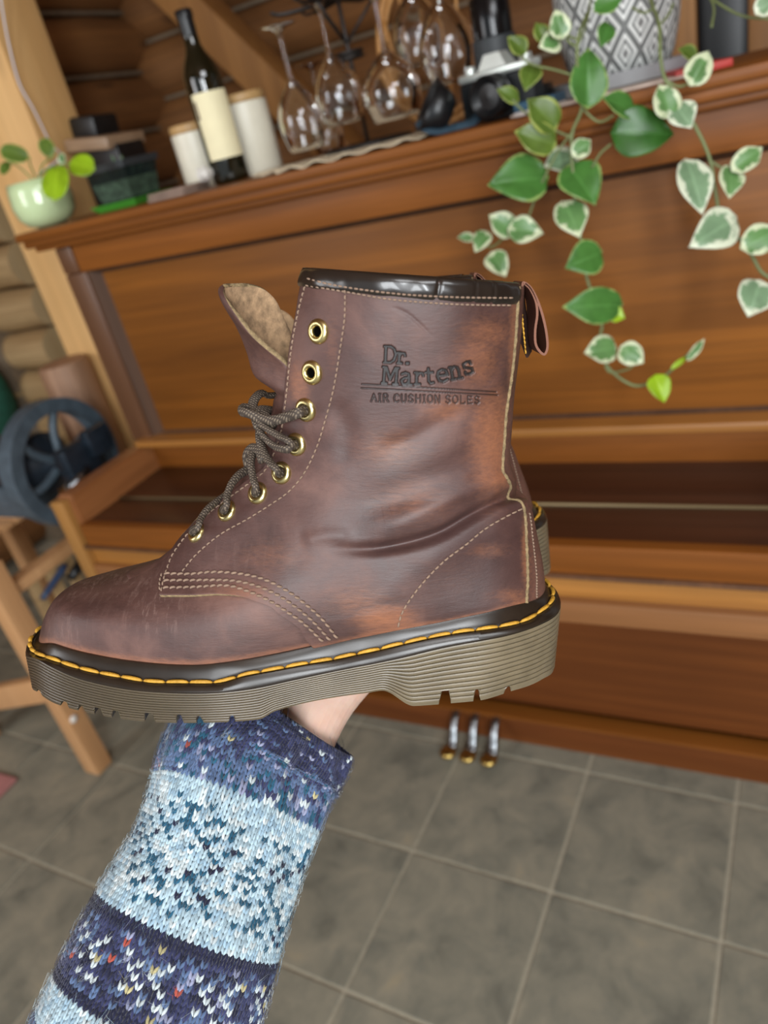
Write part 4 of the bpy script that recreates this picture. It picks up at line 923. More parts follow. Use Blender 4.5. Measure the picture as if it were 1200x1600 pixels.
# ---- quarters (near and far)
Qf = [(250,929),(252,915),(259,898),(269,861),(293,829),(318,804),(347,781),(385,753),(413,731),(430,695),(439,666),(446,617),(454,545),(465,485),(476,426)]
Qb = [(250,931),(300,931),(340,929),(375,932),(401,940),(425,949),(449,967),(471,983),(491,1005)]
QF = inv(Qf); QB = inv(Qb); QB[-1,0] = 0
ni, nj = 620, 560
cordpx = spl([(807,449),(805,480),(801,545),(795,600),(787,650),(785,700),(783,725),(779,740),(790,752),(805,764),(815,782),(820,850),(822,905),(820,938)], 60)
ct_ = inv(cordpx); ct_[:,1] = np.clip(ct_[:,1], .84, .895)
_o2 = np.argsort(ct_[:,0]); _ts = np.linspace(0, 1, 41); _sv = np.interp(_ts, ct_[_o2,0], ct_[_o2,1]); _sv = np.convolve(np.pad(_sv, 2, 'edge'), np.array([1,2,3,2,1])/9, 'valid')
sc_f = herm(_ts, _sv)
qb = np.vstack([QB[:-1], np.stack([np.zeros(40), np.linspace(QB[-1,1], .955, 40)], 1)]); 
def rs(p, n):   # resample by pixel arc length on the near side
    q = np.stack(PX(base(p[:,0], p[:,1], -1)), 1); L = np.r_[0, np.cumsum(np.hypot(*np.diff(q, axis=0).T))]; x = np.linspace(0, L[-1], n)
    return np.stack([np.interp(x, L, p[:,0]), np.interp(x, L, p[:,1])], 1)
def dense(p, k=8): return spl(p, len(p)*k)
def quarter(ni, nj, side, logo):
    q = dense(np.array(QB[:-1])); q = q[:]; bot = rs(np.vstack([q, np.stack([np.linspace(q[-1,0], 0, 4), np.linspace(q[-1,1], QB[-1,1], 4)], 1), np.stack([np.zeros(80), np.linspace(QB[-1,1], float(sc_f(0)), 80)], 1)]), ni)
    lef = rs(np.clip(dense(QF), 0, 1), nj); lef[0] = bot[0]; lef[-1,0] = 1
    top = rs(np.stack([np.ones(200), np.linspace(lef[-1,1], float(sc_f(1)), 200)], 1), ni); rig = rs(np.stack([np.linspace(0, 1, 300), sc_f(np.linspace(0, 1, 300))], 1), nj)
    I = np.linspace(0, 1, ni)[:,None,None]; J = np.linspace(0, 1, nj)[None,:,None]
    TS_ = (1-J)*bot[:,None]+J*top[:,None]+(1-I)**4*(lef[None]-(1-J)*lef[0]-J*lef[-1])+I**4*(rig[None]-(1-J)*rig[0]-J*rig[-1])
    t, s = np.clip(TS_[...,0], 0, 1), np.clip(TS_[...,1], 0, 1)
    nb, _ = surf(t, s, -1, .0012); u, v = PX(nb); off = np.full(t.shape, .0020); imp = np.zeros(t.shape)
    if logo:
        m = (u > 555) & (u < 790) & (v > 525) & (v < 640); um, vm = u[m], v[m]; o = off[m]; ii = imp[m]
        for pl, hw, dp in LOGO:
            x0_, x1_ = pl[:,0].min()-6, pl[:,0].max()+6; y0_, y1_ = pl[:,1].min()-6, pl[:,1].max()+6
            k = (um > x0_) & (um < x1_) & (vm > y0_) & (vm < y1_)
            if not k.any(): continue
            D, _ = segdist(um[k], vm[k], pl); a_ = np.clip((hw+.9-D)/1.3, 0, 1); a_ = a_*a_*(3-2*a_)
            o[k] = np.minimum(o[k], .0020-dp*a_ + .00012*np.exp(-((D-hw-2.2)/1.2)**2)); ii[k] = np.maximum(ii[k], a_*(.96 if hw > 1.5 else .75))
        off[m] = o; imp[m] = ii
    out, _ = surf(t, s, side, off); inn, _ = surf(t, s, side, -.0012+0*off)
    nT_ = np.clip(t/.05, 0, 1)
    o = shell('quarter', out, inn, [MT['leather'], MT['suede'], MT['rawedge']], side > 0, attr={'wear': np.clip(wearmap(u, v)+.4*np.exp(-(t/.02)**2), 0, 1), 'imprint': imp, 'scuff': .25*np.exp(-((u-380)/60)**2-((v-860)/40)**2)})
    return o
qn = quarter(ni, nj, -1, True); qn['label'] = 'near quarter panel with stamped lettering'
qf_ = quarter(160, 150, 1, False)
# ---- collar binding
def binding(side):
    s = np.linspace(QF[-1,1], float(sc_f(1))+.01, 160); t0 = [.968,.972,.977,.985,.993,1.0,1.0,1.0,.993,.975]; of = [.0019,.0026,.0030,.0032,.0031,.0024,.0006,-.0014,-.0022,-.0020]; up_ = [0,0,0,0,0,.0010,.0017,.0010,0,0]
    G = []
    for t, o, z in zip(t0, of, up_):
        w = (.00016*np.sin(s*61+1)+.00012*np.sin(s*97+t*90)+.0001*np.sin(s*33+2))*np.exp(-((t-.985)/.02)**2) - .0009*np.exp(-((s-.56)/.004)**2)-.0007*np.exp(-((s-.72)/.004)**2)-.0006*np.exp(-((s-.66)/.003)**2)
        p, n = surf(np.full(160, t), s, side, o+w); p[:,2] += z; G.append(p)
    G = np.array(G); return mk('collar_binding', G.reshape(-1, 3), grid_faces(10, 160, side < 0), MT['binding'], BOOT, local=True)
binding(-1); binding(1)
# ---- heel strip, raw cord edge
def strip():
    t = np.linspace(0, 1, 160); Tm, q = np.meshgrid(t, np.linspace(0, 1, 22), indexing='ij'); Sm = (sc_f(Tm)-.004)*(1-q)+q
    a, _ = surf(Tm, Sm, -1, .0019); b, _ = surf(Tm, Sm, 1, .0019); G = np.concatenate([a, b[:, ::-1][:, 1:]], 1)
    a, _ = surf(Tm, Sm, -1, .0002); b, _ = surf(Tm, Sm, 1, .0002); H = np.concatenate([a, b[:, ::-1][:, 1:]], 1)
    u, v = PX(G); shell('heel_strip', G, H, [MT['leather'], MT['suede'], MT['rawedge']], False, attr={'wear': .25+0*u, 'imprint': 0*u, 'scuff': 0*u})
strip()
for side in (-1, 1):
    t_ = np.linspace(1, 0, 120); ss = sc_f(t_)
    p, n = surf(t_, ss, side, .0022); r = .00085*(1+.18*np.sin(np.arange(120)*1.7))
    B().tube(p, r, 10).mk('raw_edge_cord', MT['rawedge'], BOOT, local=True)
# ---- tongue
stn = []
for t in np.linspace(.24, .74, 22):
    sN = .30 if t < .5 else .24
    a, _ = surf(np.array(t), np.array(sN), -1, -.0034); b, _ = surf(np.array(t), np.array(sN), 1, -.0034); c, _ = surf(np.array(t), np.array(0.), -1, .0006); stn.append((a, c, b))
for (n_, c_, f_, yn) in (((458,605),(398,588),(460,600),.017),((450,575),(386,552),(455,562),.019),((416,546),(371,509),(455,530),.021),((393,525),(358,482),(441,497),.021),((371,496),(350,464),(430,470),.019),((356,473),(346,452),(412,451),.015),((349,457),(346,447),(388,443),.010),((351,449),(349,444),(362,443),.004)):
    stn.append((LP(*n_, -yn), LP(*c_, 0.), LP(*f_, yn)))
stn = np.array(stn)
# smooth resampling along the length
A = [spl(stn[:,k], 120) for k in range(3)]; w = np.linspace(-1, 1, 31)
G = np.zeros((120, 31, 3))
for i_, ww in enumerate(w): G[:, i_] = A[1] + ww*(A[2]-A[0])/2 + abs(ww)**1.9*((A[2]+A[0])/2-A[1])
dn = np.cross(np.gradient(G, axis=0), np.gradient(G, axis=1)); dn /= np.linalg.norm(dn, axis=-1, keepdims=True)
if dn[60, 15, 0] > 0: dn = -dn
u, v = PX(G)
tg = shell('tongue', G, G-dn*.0021, [MT['leather'], MT['suede'], MT['rawedge']], True, attr={'wear': .12+0*u, 'imprint': 0*u, 'scuff': 0*u})
tg['label'] = 'leather tongue with tan suede inner face'
# ---- eyelets
EP = inv([(499,518),(489,582),(479,640),(464,694),(441,739),(404,771),(356,799),(309,833)])
eb = B(); prof = [(.0023,-.0016),(.0023,.0006),(.0026,.0013),(.0034,.0017),(.0046,.0014),(.0055,.0005),(.0056,-.0004)]
eb.lathe(prof, (0,0,0), 28, cap=False); eb.cur = 1; eb.lathe([(0,-.0001),(.0024,-.0001)], (0,0,0), 28, cap=False)  # black disc closes each hole and stands in for the shade inside
e0 = None; EYE = {}
for side in (-1, 1):
    for q_, (t, s) in enumerate(EP):
        p, n = surf(np.array(t), np.array(s), side, .0021); EYE[(side, q_)] = (p, n)
        if e0 is None: o = e0 = eb.mk('eyelet', [MT['eyebrass'], MT['hole_shade']], BOOT, local=True)
        else: o = e0.copy(); col.objects.link(o)
        o.matrix_local = Matrix.Translation(Vector(p)) @ Vector(n).to_track_quat('Z','Y').to_matrix().to_4x4(); o['label'] = 'brass eyelet'
# ---- laces
m, nt, bs = newmat('braided_brown_lace'); uv = N(nt, 'ShaderNodeTexCoord'); w1 = N(nt, 'ShaderNodeTexWave'); w1.inputs['Scale'].default_value = 260; w1.inputs['Distortion'].default_value = 1.5; w1.bands_direction = 'DIAGONAL'; link(nt, uv.outputs['Object'], w1.inputs[0])
w2 = N(nt, 'ShaderNodeTexWave'); w2.inputs['Scale'].default_value = 260; w2.bands_direction = 'DIAGONAL'; w2.inputs['Distortion'].default_value = 1.5; mp = N(nt, 'ShaderNodeMapping'); mp.inputs['Scale'].default_value = (1,-1,-1); link(nt, uv.outputs['Object'], mp.inputs[0]); link(nt, mp.outputs[0], w2.inputs[0])
mu = N(nt, 'ShaderNodeMath', operation='MULTIPLY'); link(nt, w1.outputs['Fac'], mu.inputs[0]); link(nt, w2.outputs['Fac'], mu.inputs[1])
link(nt, ramp(nt, mu.outputs[0], [(.1, srgb(62,52,44)), (.6, srgb(122,108,92))]), bs.inputs['Base Color']); bs.inputs['Roughness'].default_value = .75; bump(nt, bs, mu.outputs[0], .6, .0006)
lc_ = B()
def strand(k, pts, side=-1, r=.00245, fl=.66, to=None):
    p, n = EYE[(side, k)]; q = [p-n*.001, p+n*.0026]+[LP(u, v, y) for u, v, y in pts]
    if to is not None: pf, nf = EYE[(1, to)]; q += [(q[-1]+pf)/2+np.array([-.001,.004,.001]), pf+nf*.0026, pf-nf*.001]
    lc_.tube(spl(q, 10*len(q)), r, 10, flat=fl, up=n)
strand(2, [(466,645,-.036),(447,652,-.030),(425,657,-.024),(405,653,-.020),(388,646,-.018),(377,643,-.014),(381,638,-.008),(400,641,-.004),(420,650,.004),(440,655,.018)])
strand(3, [(452,690,-.034),(436,681,-.028),(420,672,-.024),(408,662,-.020),(403,650,-.014),(410,640,-.006)], to=3)
strand(3, [(450,702,-.034),(430,698,-.028),(414,684,-.022),(404,668,-.016),(404,650,-.008)])
strand(4, [(432,733,-.034),(420,720,-.028),(411,704,-.022),(406,684,-.015),(410,664,-.006)], to=4)
strand(5, [(400,762,-.034),(395,745,-.029),(392,722,-.022),(397,706,-.014),(410,700,-.004)], to=5)
strand(6, [(354,790,-.033),(355,774,-.028),(362,756,-.022),(374,742,-.014),(388,734,-.004)], to=6)
strand(7, [(309,824,-.033),(314,810,-.028),(324,796,-.022),(338,784,-.013),(350,776,-.003)], to=7)
lc_.tube(spl([LP(403,650,-.012), LP(395,635,-.006), LP(399,622,0), LP(410,614,.008), LP(425,618,.014), EYE[(1,2)][0]+EYE[(1,2)][1]*.003, EYE[(1,2)][0]-EYE[(1,2)][1]*.001], 40), .0024, 10, flat=.66)
lc_.tube(spl([LP(404,668,-.018), LP(400,655,-.014), LP(402,645,-.01), LP(414,650,-.012), LP(426,668,-.02)], 30), .0024, 10, flat=.7)
lc_.tube(spl([LP(388,734,-.006), LP(384,712,-.01), LP(392,700,-.014), LP(404,703,-.02), LP(410,720,-.026)], 30), .0024, 10, flat=.7)
la = lc_.mk('lace', m, BOOT, local=True); la['label'] = 'braided dark brown lace'
# ---- thread rows
def capsule(a, b, r, nrm):
    """thread stitch from a to b lying on the surface"""
    m_ = (a+b)/2+nrm*r*.9; pts = [a-nrm*r*.6, a*.8+b*.2+nrm*r*.6, m_, a*.2+b*.8+nrm*r*.6, b-nrm*r*.6]; return pts, [r*.55, r, r*1.05, r, r*.55]
def row(px, name='stitching', pitch=9.5, fill=.72, r=.00042, mat='thread', off=.0020, slant=0):
    e_ = even(spl(px, 160), pitch); b = B()
    ts = inv(e_); p, n = surf(ts[:,0], ts[:,1], -1, off)
    for i in range(len(p)-1):
        a_, b_ = p[i], p[i]*(1-fill)+p[i+1]*fill
        if slant: sdv = np.cross(n[i], b_-a_); b_ = b_+sdv*slant
        q, rr = capsule(a_, b_, r, n[i]); b.tube(q, rr, 6, up=n[i])
    o = b.mk(name, MT[mat], BOOT, local=True); o['kind'] = 'stuff'; return o
row([(253,925),(257,908),(263,890),(273,866),(297,834),(322,809),(351,786),(389,758),(417,735),(434,699),(443,668),(450,618),(458,546),(469,487),(480,446)])
row([(541,452),(540,497),(533,545),(523,605),(511,651),(497,697),(477,739),(453,768),(427,787),(389,811),(347,835),(309,867),(285,896)])
row([(258,899),(300,899),(325,896),(353,896),(388,900),(417,908),(449,924),(476,943),(503,967),(527,998)], pitch=10.5, fill=.74, r=.00064, slant=.3)
row([(257,910),(300,909),(361,909),(401,917),(439,933),(473,957),(495,977),(516,1001)], pitch=10.5, fill=.74, r=.00064, slant=.3)
row([(256,921),(300,920),(353,917),(380,923),(417,937),(449,956),(476,975),(505,1003)], pitch=10.5, fill=.74, r=.00064, slant=.3)
row([(255,897),(251,910),(251,925)], pitch=8)
row([(814,795),(787,808),(755,827),(727,850),(696,873),(670,898),(648,924),(628,955),(621,980)], pitch=10, fill=.78, r=.0005)
row([(485,437),(518,445),(562,452),(615,458),(653,461),(721,464),(798,465)], off=.0029, pitch=8)
row([(480,447),(540,456),(615,468),(710,475),(798,477)], pitch=8)
b = B()
for t in np.linspace(.01, .36, 26):
    p, n = surf(np.array([t, t+.010]), sc_f(np.array([t, t]))+.035, -1, .0020); q, rr = capsule(p[0], p[1], .00045, n[0]); b.tube(q, rr, 6, up=n[0])
o = b.mk('stitching', MT['thread'], BOOT, local=True); o['kind'] = 'stuff'
# ---- pull loop
lp = B()
def ribbon(px, y0, y1, thick, edge=True):
    q = spl([LP(u, v, 0.) for u, v in px], 70); T = np.gradient(q, axis=0); T /= np.linalg.norm(T, axis=1)[:,None]; Nn = np.stack([T[:,2], 0*T[:,0], -T[:,0]], 1)
    V = []
    for k in range(len(q)):
        for y_, s_ in ((y0,0),(y1,0),(y1,1),(y0,1)): V.append(q[k]+Nn[k]*thick*s_+np.array([0,y_,0]))
    F = [(4*k+a_, 4*k+(a_+1)%4, 4*k+4+(a_+1)%4, 4*k+4+a_) for k in range(len(q)-1) for a_ in range(4)]+[(0,1,2,3),(4*len(q)-1,4*len(q)-2,4*len(q)-3,4*len(q)-4)]
    lp.add(V, F)
    for k in range(len(q)-1): lp.m[-(len(F))+4*k+3] = 1
ribbon([(806,470),(807,452),(809,440),(816,441),(825,450),(835,470),(843,495),(848,520),(849,540),(844,551),(836,548),(828,535),(827,513),(830,490),(828,470),(820,452),(812,444)], -.012, .012, .0011)
lp.cur = 2
V = [LP(809,445,-.006), LP(814,446,.010), LP(828,549,.006), LP(822,559,-.009), LP(811,530,-.010), LP(809,490,-.009)]; V2 = [v+np.array([.0012,.001,0]) for v in V]
n = 6; lp.add(V+V2, [tuple(range(n)), tuple(range(2*n-1, n-1, -1))]+[(k, n+k, n+(k+1)%n, (k+1)%n) for k in range(n)])
o = lp.mk('pull_loop', [plain('red_brown_strap', srgb(96,56,42), .5, var=.2), plain('pale_cut_edge', srgb(122,80,62), .8), MT['dark_leather']], BOOT, local=True, auto=40); o['label'] = 'leather pull loop'
b = B()
for k in range(13):
    a_ = LP(812+.7*k, 460+7.2*k, -.0098); b.tube([a_, a_+np.array([.0003,-.0004,-.0009]), a_+np.array([.0004,0,-.0018])], .0004, 6)
b.mk('loop_stitching', MT['yellow'], o, local=True)['kind'] = 'stuff'
# ---- sole
stl = [(52,1009),(65,1020),(85,1029),(112,1039),(150,1049),(192,1057),(235,1064),(285,1065),(337,1065),(385,1053),(433,1044),(476,1036),(519,1029),(572,1018),(636,1003),(687,992),(730,985),(775,979),(821,968),(846,952)]
top = [(38,1012),(60,1030),(78,1040),(135,1063),(220,1079),(300,1083),(380,1078),(460,1062),(540,1045),(620,1029),(700,1010),(780,995),(850,972),(872,955)]
bot = [(37,1052),(44,1067),(60,1084),(85,1100),(130,1113),(180,1123),(255,1130),(330,1130),(404,1125),(430,1112),(483,1098),(571,1084),(597,1080),(648,1104),(745,1096),(809,1078),(845,1064),(872,1036)]
notches = [(64,70,5),(98,108,7),(124,133,7),(149,160,9),(176,187,9),(226,240,10),(276,284,10),(307,315,8),(358,366,7),(688,703,15),(741,749,13),(789,797,7)]
NQ = 900
qa = np.linspace(0, 2*math.pi, NQ, endpoint=False); pq = (1-np.cos(qa))/2; x_0, x_1 = Fl[0,0], Bl[0,0]
cx = x_0+(x_1-x_0)*pq; cy = np.where(qa < math.pi, -1, 1)*half(np.zeros(NQ), pq)
C2 = np.stack([cx, cy], 1); Lc = np.r_[0, np.cumsum(np.linalg.norm(np.diff(np.vstack([C2, C2[:1]]), axis=0), axis=1))]; xs_ = np.linspace(0, Lc[-1], NQ, endpoint=False)
# even spacing, keep symmetry by using the near half mirrored
hn = NQ//2; half_i = [i for i in range(NQ) if qa[i] <= math.pi+1e-9]; Hc = C2[:len(half_i)]; Lh = np.r_[0, np.cumsum(np.linalg.norm(np.diff(Hc, axis=0), axis=1))]; xh = np.linspace(0, Lh[-1], hn+1)
Hc = np.stack([np.interp(xh, Lh, Hc[:,0]), np.interp(xh, Lh, Hc[:,1])], 1); Hc[0,1] = Hc[-1,1] = 0
ring2 = np.vstack([Hc, Hc[1:-1][::-1]*[1,-1]]); M2 = len(ring2)
Tn = np.roll(ring2, -1, 0)-np.roll(ring2, 1, 0); Tn /= np.linalg.norm(Tn, axis=1)[:,None]; Nn2 = np.stack([Tn[:,1], -Tn[:,0]], 1)
if (Nn2[0]*[1,0]).sum() > 0: Nn2 = -Nn2
for _ in range(6): Nn2 = (np.roll(Nn2,1,0)+Nn2+np.roll(Nn2,-1,0)); Nn2 /= np.linalg.norm(Nn2, axis=1)[:,None]
kx = 1+.18*np.clip(Nn2[:,0], 0, 1)-.30*np.clip(-Nn2[:,0], 0, 1)**3
def R_(o): return ring2+Nn2*(o*kx)[:,None]
def hwf(o):
    r = R_(o*np.ones(M2))[:hn+1]; k = np.argsort(r[:,0]); return lambda x: np.interp(x, r[k,0], -r[k,1])
def near_out(px, o):
    px = np.array(px, float); y = np.full(len(px), -.02); f = hwf(o)
    for _ in range(25):
        l = LP(px[:,0], px[:,1], y); y = .5*y - .5*f(l[:,0])
    l = LP(px[:,0], px[:,1], y); return l[:,0], l[:,2]
hx0, hz0 = near_out(stl, .0045); _q = np.argsort(hx0); _zs0 = herm(hx0[_q], hz0[_q]); zS = lambda x: _zs0(x) - .0028*np.exp(-(np.clip(x-ring2[:,0].min(), -.004, 1)/.012)**2); hx1, hz1 = near_out(top, .0085); _q = np.argsort(hx1); zT_ = herm(hx1[_q], hz1[_q])
_o = np.argsort(near_out(bot, .0085)[0]); hx2, hz2 = near_out(bot, .0085); zB_ = herm(hx2[_o], hz2[_o])
nq = []
for a_, b_, d_ in notches:
    x_, z_ = near_out([(a_, 1120 if a_ < 420 else 1090), (b_, 1120 if a_ < 420 else 1090)], .0085); nq.append((x_[0], x_[1], d_*.00052))
def zbot(x):
    z = zB_(x)
    for a_, b_, d_ in nq:
        k = np.clip(np.minimum((x-a_)/.0006, (b_-x)/.0006)+.5, 0, 1); z = z+k*d_
    return z
rows = []; mat_row = []
def addrow(o, z, m): r = R_(o*np.ones(M2)); rows.append(np.column_stack([r, z(r[:,0])])); mat_row.append(m)
zF = lambda x: zf(x)
addrow(-.006, lambda x: zF(x)-.002, 0); addrow(-.0012, lambda x: zF(x)+.0006, 0); addrow(.0012, lambda x: zF(x)+.0004, 0)
addrow(.0026, lambda x: zF(x)*.75+zS(x)*.25, 0); addrow(.0034, lambda x: zF(x)*.35+zS(x)*.65, 0); addrow(.0040, lambda x: zS(x)+.0006, 0); addrow(.0048, lambda x: zS(x)-.0004, 0)
addrow(.0066, lambda x: zS(x)-.0005, 0); addrow(.0080, lambda x: zS(x)*.6+zT_(x)*.4, 0); addrow(.0088, lambda x: zS(x)*.15+zT_(x)*.85, 0); addrow(.0086, lambda x: zT_(x)-.0004, 0)
NG = 12
for g in range(NG):
    f0, f1 = (g+.12)/NG, (g+.88)/NG
    for f_, o_ in ((f0,.0088),(f0+.3/NG,.0090),(f1-.3/NG,.0090),(f1,.0088),(f1+.06/NG,.0080),(f1+.16/NG,.0080)):
        if g == NG-1 and f_ > f1: continue
        addrow(o_-.0006*f_, lambda x, f_=f_: np.maximum(zT_(x)*(1-f_*.97)+zB_(x)*f_*.97, zbot(x)), 1)
addrow(.0080, zbot, 1)
R3 = np.array(rows); nr_ = len(R3); V = R3.reshape(-1, 3)
F = []; fm = []
for i in range(nr_-1):
    j = np.arange(M2); f = np.stack([i*M2+j, i*M2+(j+1)%M2, (i+1)*M2+(j+1)%M2, (i+1)*M2+j], 1); F.append(f); fm += [min(mat_row[i], mat_row[i+1])]*M2
# split welt and outsole
F = np.vstack(F)
# bottom face strips between near and far edge
bt0 = (nr_-1)*M2; bf = []
for j in range(hn): 
    a_, b_ = j, j+1; c_ = (M2-b_) % M2; d_ = (M2-a_) % M2
    if a_ == 0: bf.append((bt0+a_, bt0+b_, bt0+c_, bt0+c_))
    else: bf.append((bt0+a_, bt0+b_, bt0+c_, bt0+d_))
F = F.tolist(); 
for q in bf:
    q2 = list(dict.fromkeys(q)); 
    if len(q2) > 2: F.append(q2); fm.append(1)
Vt = [tuple(x) for x in V]
fm = np.array(fm); isw = fm == 0
def sub(name, sel, mats):
    ids = sorted({i for k in np.nonzero(sel)[0] for i in F[k]}); mp_ = {a_: i for i, a_ in enumerate(ids)}
    return mk(name, V[ids], [[mp_[i] for i in F[k]][::-1] for k in np.nonzero(sel)[0]], mats, BOOT, local=True, auto=35)
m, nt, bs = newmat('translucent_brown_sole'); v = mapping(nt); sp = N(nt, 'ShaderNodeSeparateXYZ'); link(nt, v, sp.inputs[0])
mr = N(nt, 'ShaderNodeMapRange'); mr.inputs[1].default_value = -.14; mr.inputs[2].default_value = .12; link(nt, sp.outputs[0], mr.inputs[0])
c = ramp(nt, mr.outputs[0], [(0, srgb(62,52,40)), (.45, srgb(92,80,62)), (1, srgb(120,108,86))]); c = mix(nt, ramp(nt, noise(nt, v, 60, 5), [(.4, (0,0,0)), (.7, (.35,)*3)]), c, srgb(66,58,44))  # darker towards the toe: partly the sole's own tone, partly painted shading
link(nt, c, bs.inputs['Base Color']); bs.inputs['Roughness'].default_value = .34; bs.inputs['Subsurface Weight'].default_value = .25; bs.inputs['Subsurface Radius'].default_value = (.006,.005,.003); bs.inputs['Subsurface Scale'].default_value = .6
MT['sole'] = m
MT['welt'] = plain('dark_brown_welt', srgb(38,30,23), .28, var=.2, scale=80)
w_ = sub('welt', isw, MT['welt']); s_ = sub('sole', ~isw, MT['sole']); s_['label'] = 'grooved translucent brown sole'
# ---- yellow welt stitches, one by one
rgx = R_(.0050*np.ones(M2)); Zr = zS(rgx[:,0])+.0002; pth = np.column_stack([rgx, Zr]); per = np.vstack([pth, pth[:1]]); Lw = np.r_[0, np.cumsum(np.linalg.norm(np.diff(per, axis=0), axis=1))]
def wp(s): s = s % Lw[-1]; return np.array([np.interp(s, Lw, per[:,k]) for k in range(3)])
def wn(s): s = (s % Lw[-1])/Lw[-1]*M2; i = int(s) % M2; return np.array([Nn2[i,0], Nn2[i,1], 1.2])/math.sqrt(2.44)
k = 0; s_pos = .004
while s_pos < Lw[-1]-.006:
    frac = s_pos/Lw[-1]; ln_ = .0118 if frac < .5 else .012; 
    if frac < .03 or frac > .97: ln_ = .007
    q = [wp(s_pos+ln_*a_)+wn(s_pos+ln_*a_)*h_ for a_, h_ in ((.0,-.0008),(.10,.0003),(.3,.0006),(.5,.0007),(.7,.0006),(.86,.0002),(.94,-.0008))]
    o = B().tube(q, [.0005,.0009,.0011,.00115,.0011,.0009,.0005], 8, up=(0,0,1), flat=.8).mk('welt_stitch', MT['yellow'], BOOT, local=True); o['label'] = 'yellow welt stitch'; s_pos += ln_
# seam mark in the welt
# ================================================================ SECOND BOOT (behind)
def rear(p):
    dx, dz, ph = p; c, s = math.cos(ph), math.sin(ph)
    return lambda l: np.array([c*l[0]+s*l[2]+dx, l[1]+.114, -s*l[0]+c*l[2]+dz])
A_ = LP(808,445); B_ = LP(868,948); tgt = np.array([736,427,852,820.])
def rres(p): f = rear(p); a_ = PX(f(A_)); b_ = PX(f(B_)); return np.array([a_[0], a_[1], b_[0], b_[1]])-tgt
p = np.zeros(3)
for _ in range(12):
    r = rres(p); J = np.array([(rres(p+np.eye(3)[k]*1e-4)-r)/1e-4 for k in range(3)]).T; p = p-np.linalg.lstsq(J, r, rcond=None)[0]
cph, sph = math.cos(p[2]), math.sin(p[2]); Mr = Matrix([[cph,0,sph,p[0]],[0,1,0,.114],[-sph,0,cph,p[1]],[0,0,0,1]])
B2 = copy_tree(BOOT); B2.matrix_world = MB @ Mr; B2['label'] = 'rear brown leather boot, mostly hidden behind the front one'
REAR = np.array(Mr)
# ================================================================ PERSON: forearm, hand, knitted sleeve
def w_of(l): return np.array(MB)[:3,:3] @ np.asarray(l, float) + np.array(MB)[:3,3]
cpx = [(452,1092,.452,.042),(428,1132,.448,.0475),(395,1185,.438,.0505),(371,1255,.425,.0490),(338,1342,.412,.0475),(296,1440,.398,.0500),(240,1580,.382,.0535),(170,1740,.366,.0560),(70,1960,.350,.0590)]
cc_ = spl([np.r_[P(u, v, d), r] for u, v, d, r in cpx], 400)
La = np.r_[0, np.cumsum(np.linalg.norm(np.diff(cc_[:,:3], axis=0), axis=1))]; TT_ = np.gradient(cc_[:,:3], axis=0); TT_ /= np.linalg.norm(TT_, axis=1)[:,None]
def sl(a, th, off=0.0):
    a = np.asarray(a, float); th = np.asarray(th, float)
    a = a + .0045*(1+np.cos(th))*np.clip(1-a/.12, 0, 1); 
    C_ = np.stack([np.interp(a, La, cc_[:,k]) for k in range(3)], -1); r = np.interp(a, La, cc_[:,3]); T_ = np.stack([np.interp(a, La, TT_[:,k]) for k in range(3)], -1); T_ /= np.linalg.norm(T_, axis=-1, keepdims=True)
    vw = CAM-C_; e2 = vw-T_*(vw*T_).sum(-1, keepdims=True); e2 /= np.linalg.norm(e2, axis=-1, keepdims=True); e1 = np.cross(e2, T_)
    e1 = e1*np.sign((e1*cdir([1,0,0])).sum(-1, keepdims=True))
    k = np.clip(1-a/.13, 0, 1); r = r + k*(.0028*np.sin(4*th+.6)+.0018*np.sin(9*th+a*60)) + .0012*np.sin(a*55+2*th)
    r = r - .006*np.clip(1-a/.010, 0, 1)**2
    r = r - .0030*np.exp(-((th-1.12-(a-.06)*2.0)/.055)**2)*np.clip(1-abs(a-.055)/.055, 0, 1)
    return C_ + ((r+off)[...,None])*(e1*np.cos(th)[...,None]+.92*e2*np.sin(th)[...,None])
PERS = thing('person', 'forearm in a blue and white patterned knitted sweater, hand under the boots', 'person', P(240,1600,.38))
na_, nt_ = 150, 96
aa = np.linspace(0, La[-1]-.002, na_); tq = np.linspace(0, 2*math.pi, nt_, endpoint=False); A2, T2 = np.meshgrid(aa, tq, indexing='ij')
V = sl(A2, T2, -.0016).reshape(-1, 3); i, j = np.meshgrid(np.arange(na_-1), np.arange(nt_), indexing='ij'); F = np.stack([i*nt_+j, i*nt_+(j+1)%nt_, (i+1)*nt_+(j+1)%nt_, (i+1)*nt_+j], -1).reshape(-1, 4)
F = F.tolist()+[[(na_-1)*nt_+k for k in range(nt_)]]
SLV = mk('sweater_sleeve', V, F, plain('dark_wool_base', srgb(44,48,74), .95), PERS)
KW = 88; ROWH = .0026; nrow = int((La[-1]-.004)/ROWH)
r_ = random.Random(3)
NAVY = np.array(srgb(38,40,68)[:3]); NAV2 = np.array(srgb(54,58,92)[:3]); SLATE = np.array(srgb(86,106,140)[:3]); LIGHT = np.array(srgb(168,190,200)[:3]); LIG2 = np.array(srgb(146,172,188)[:3]); TEAL = np.array(srgb(38,84,108)[:3]); WHITE = np.array(srgb(196,206,208)[:3]); RED = np.array(srgb(170,80,66)[:3]); YEL = np.array(srgb(180,170,126)[:3]); DK = np.array(srgb(34,36,58)[:3]); LIL = np.array(srgb(140,144,170)[:3])
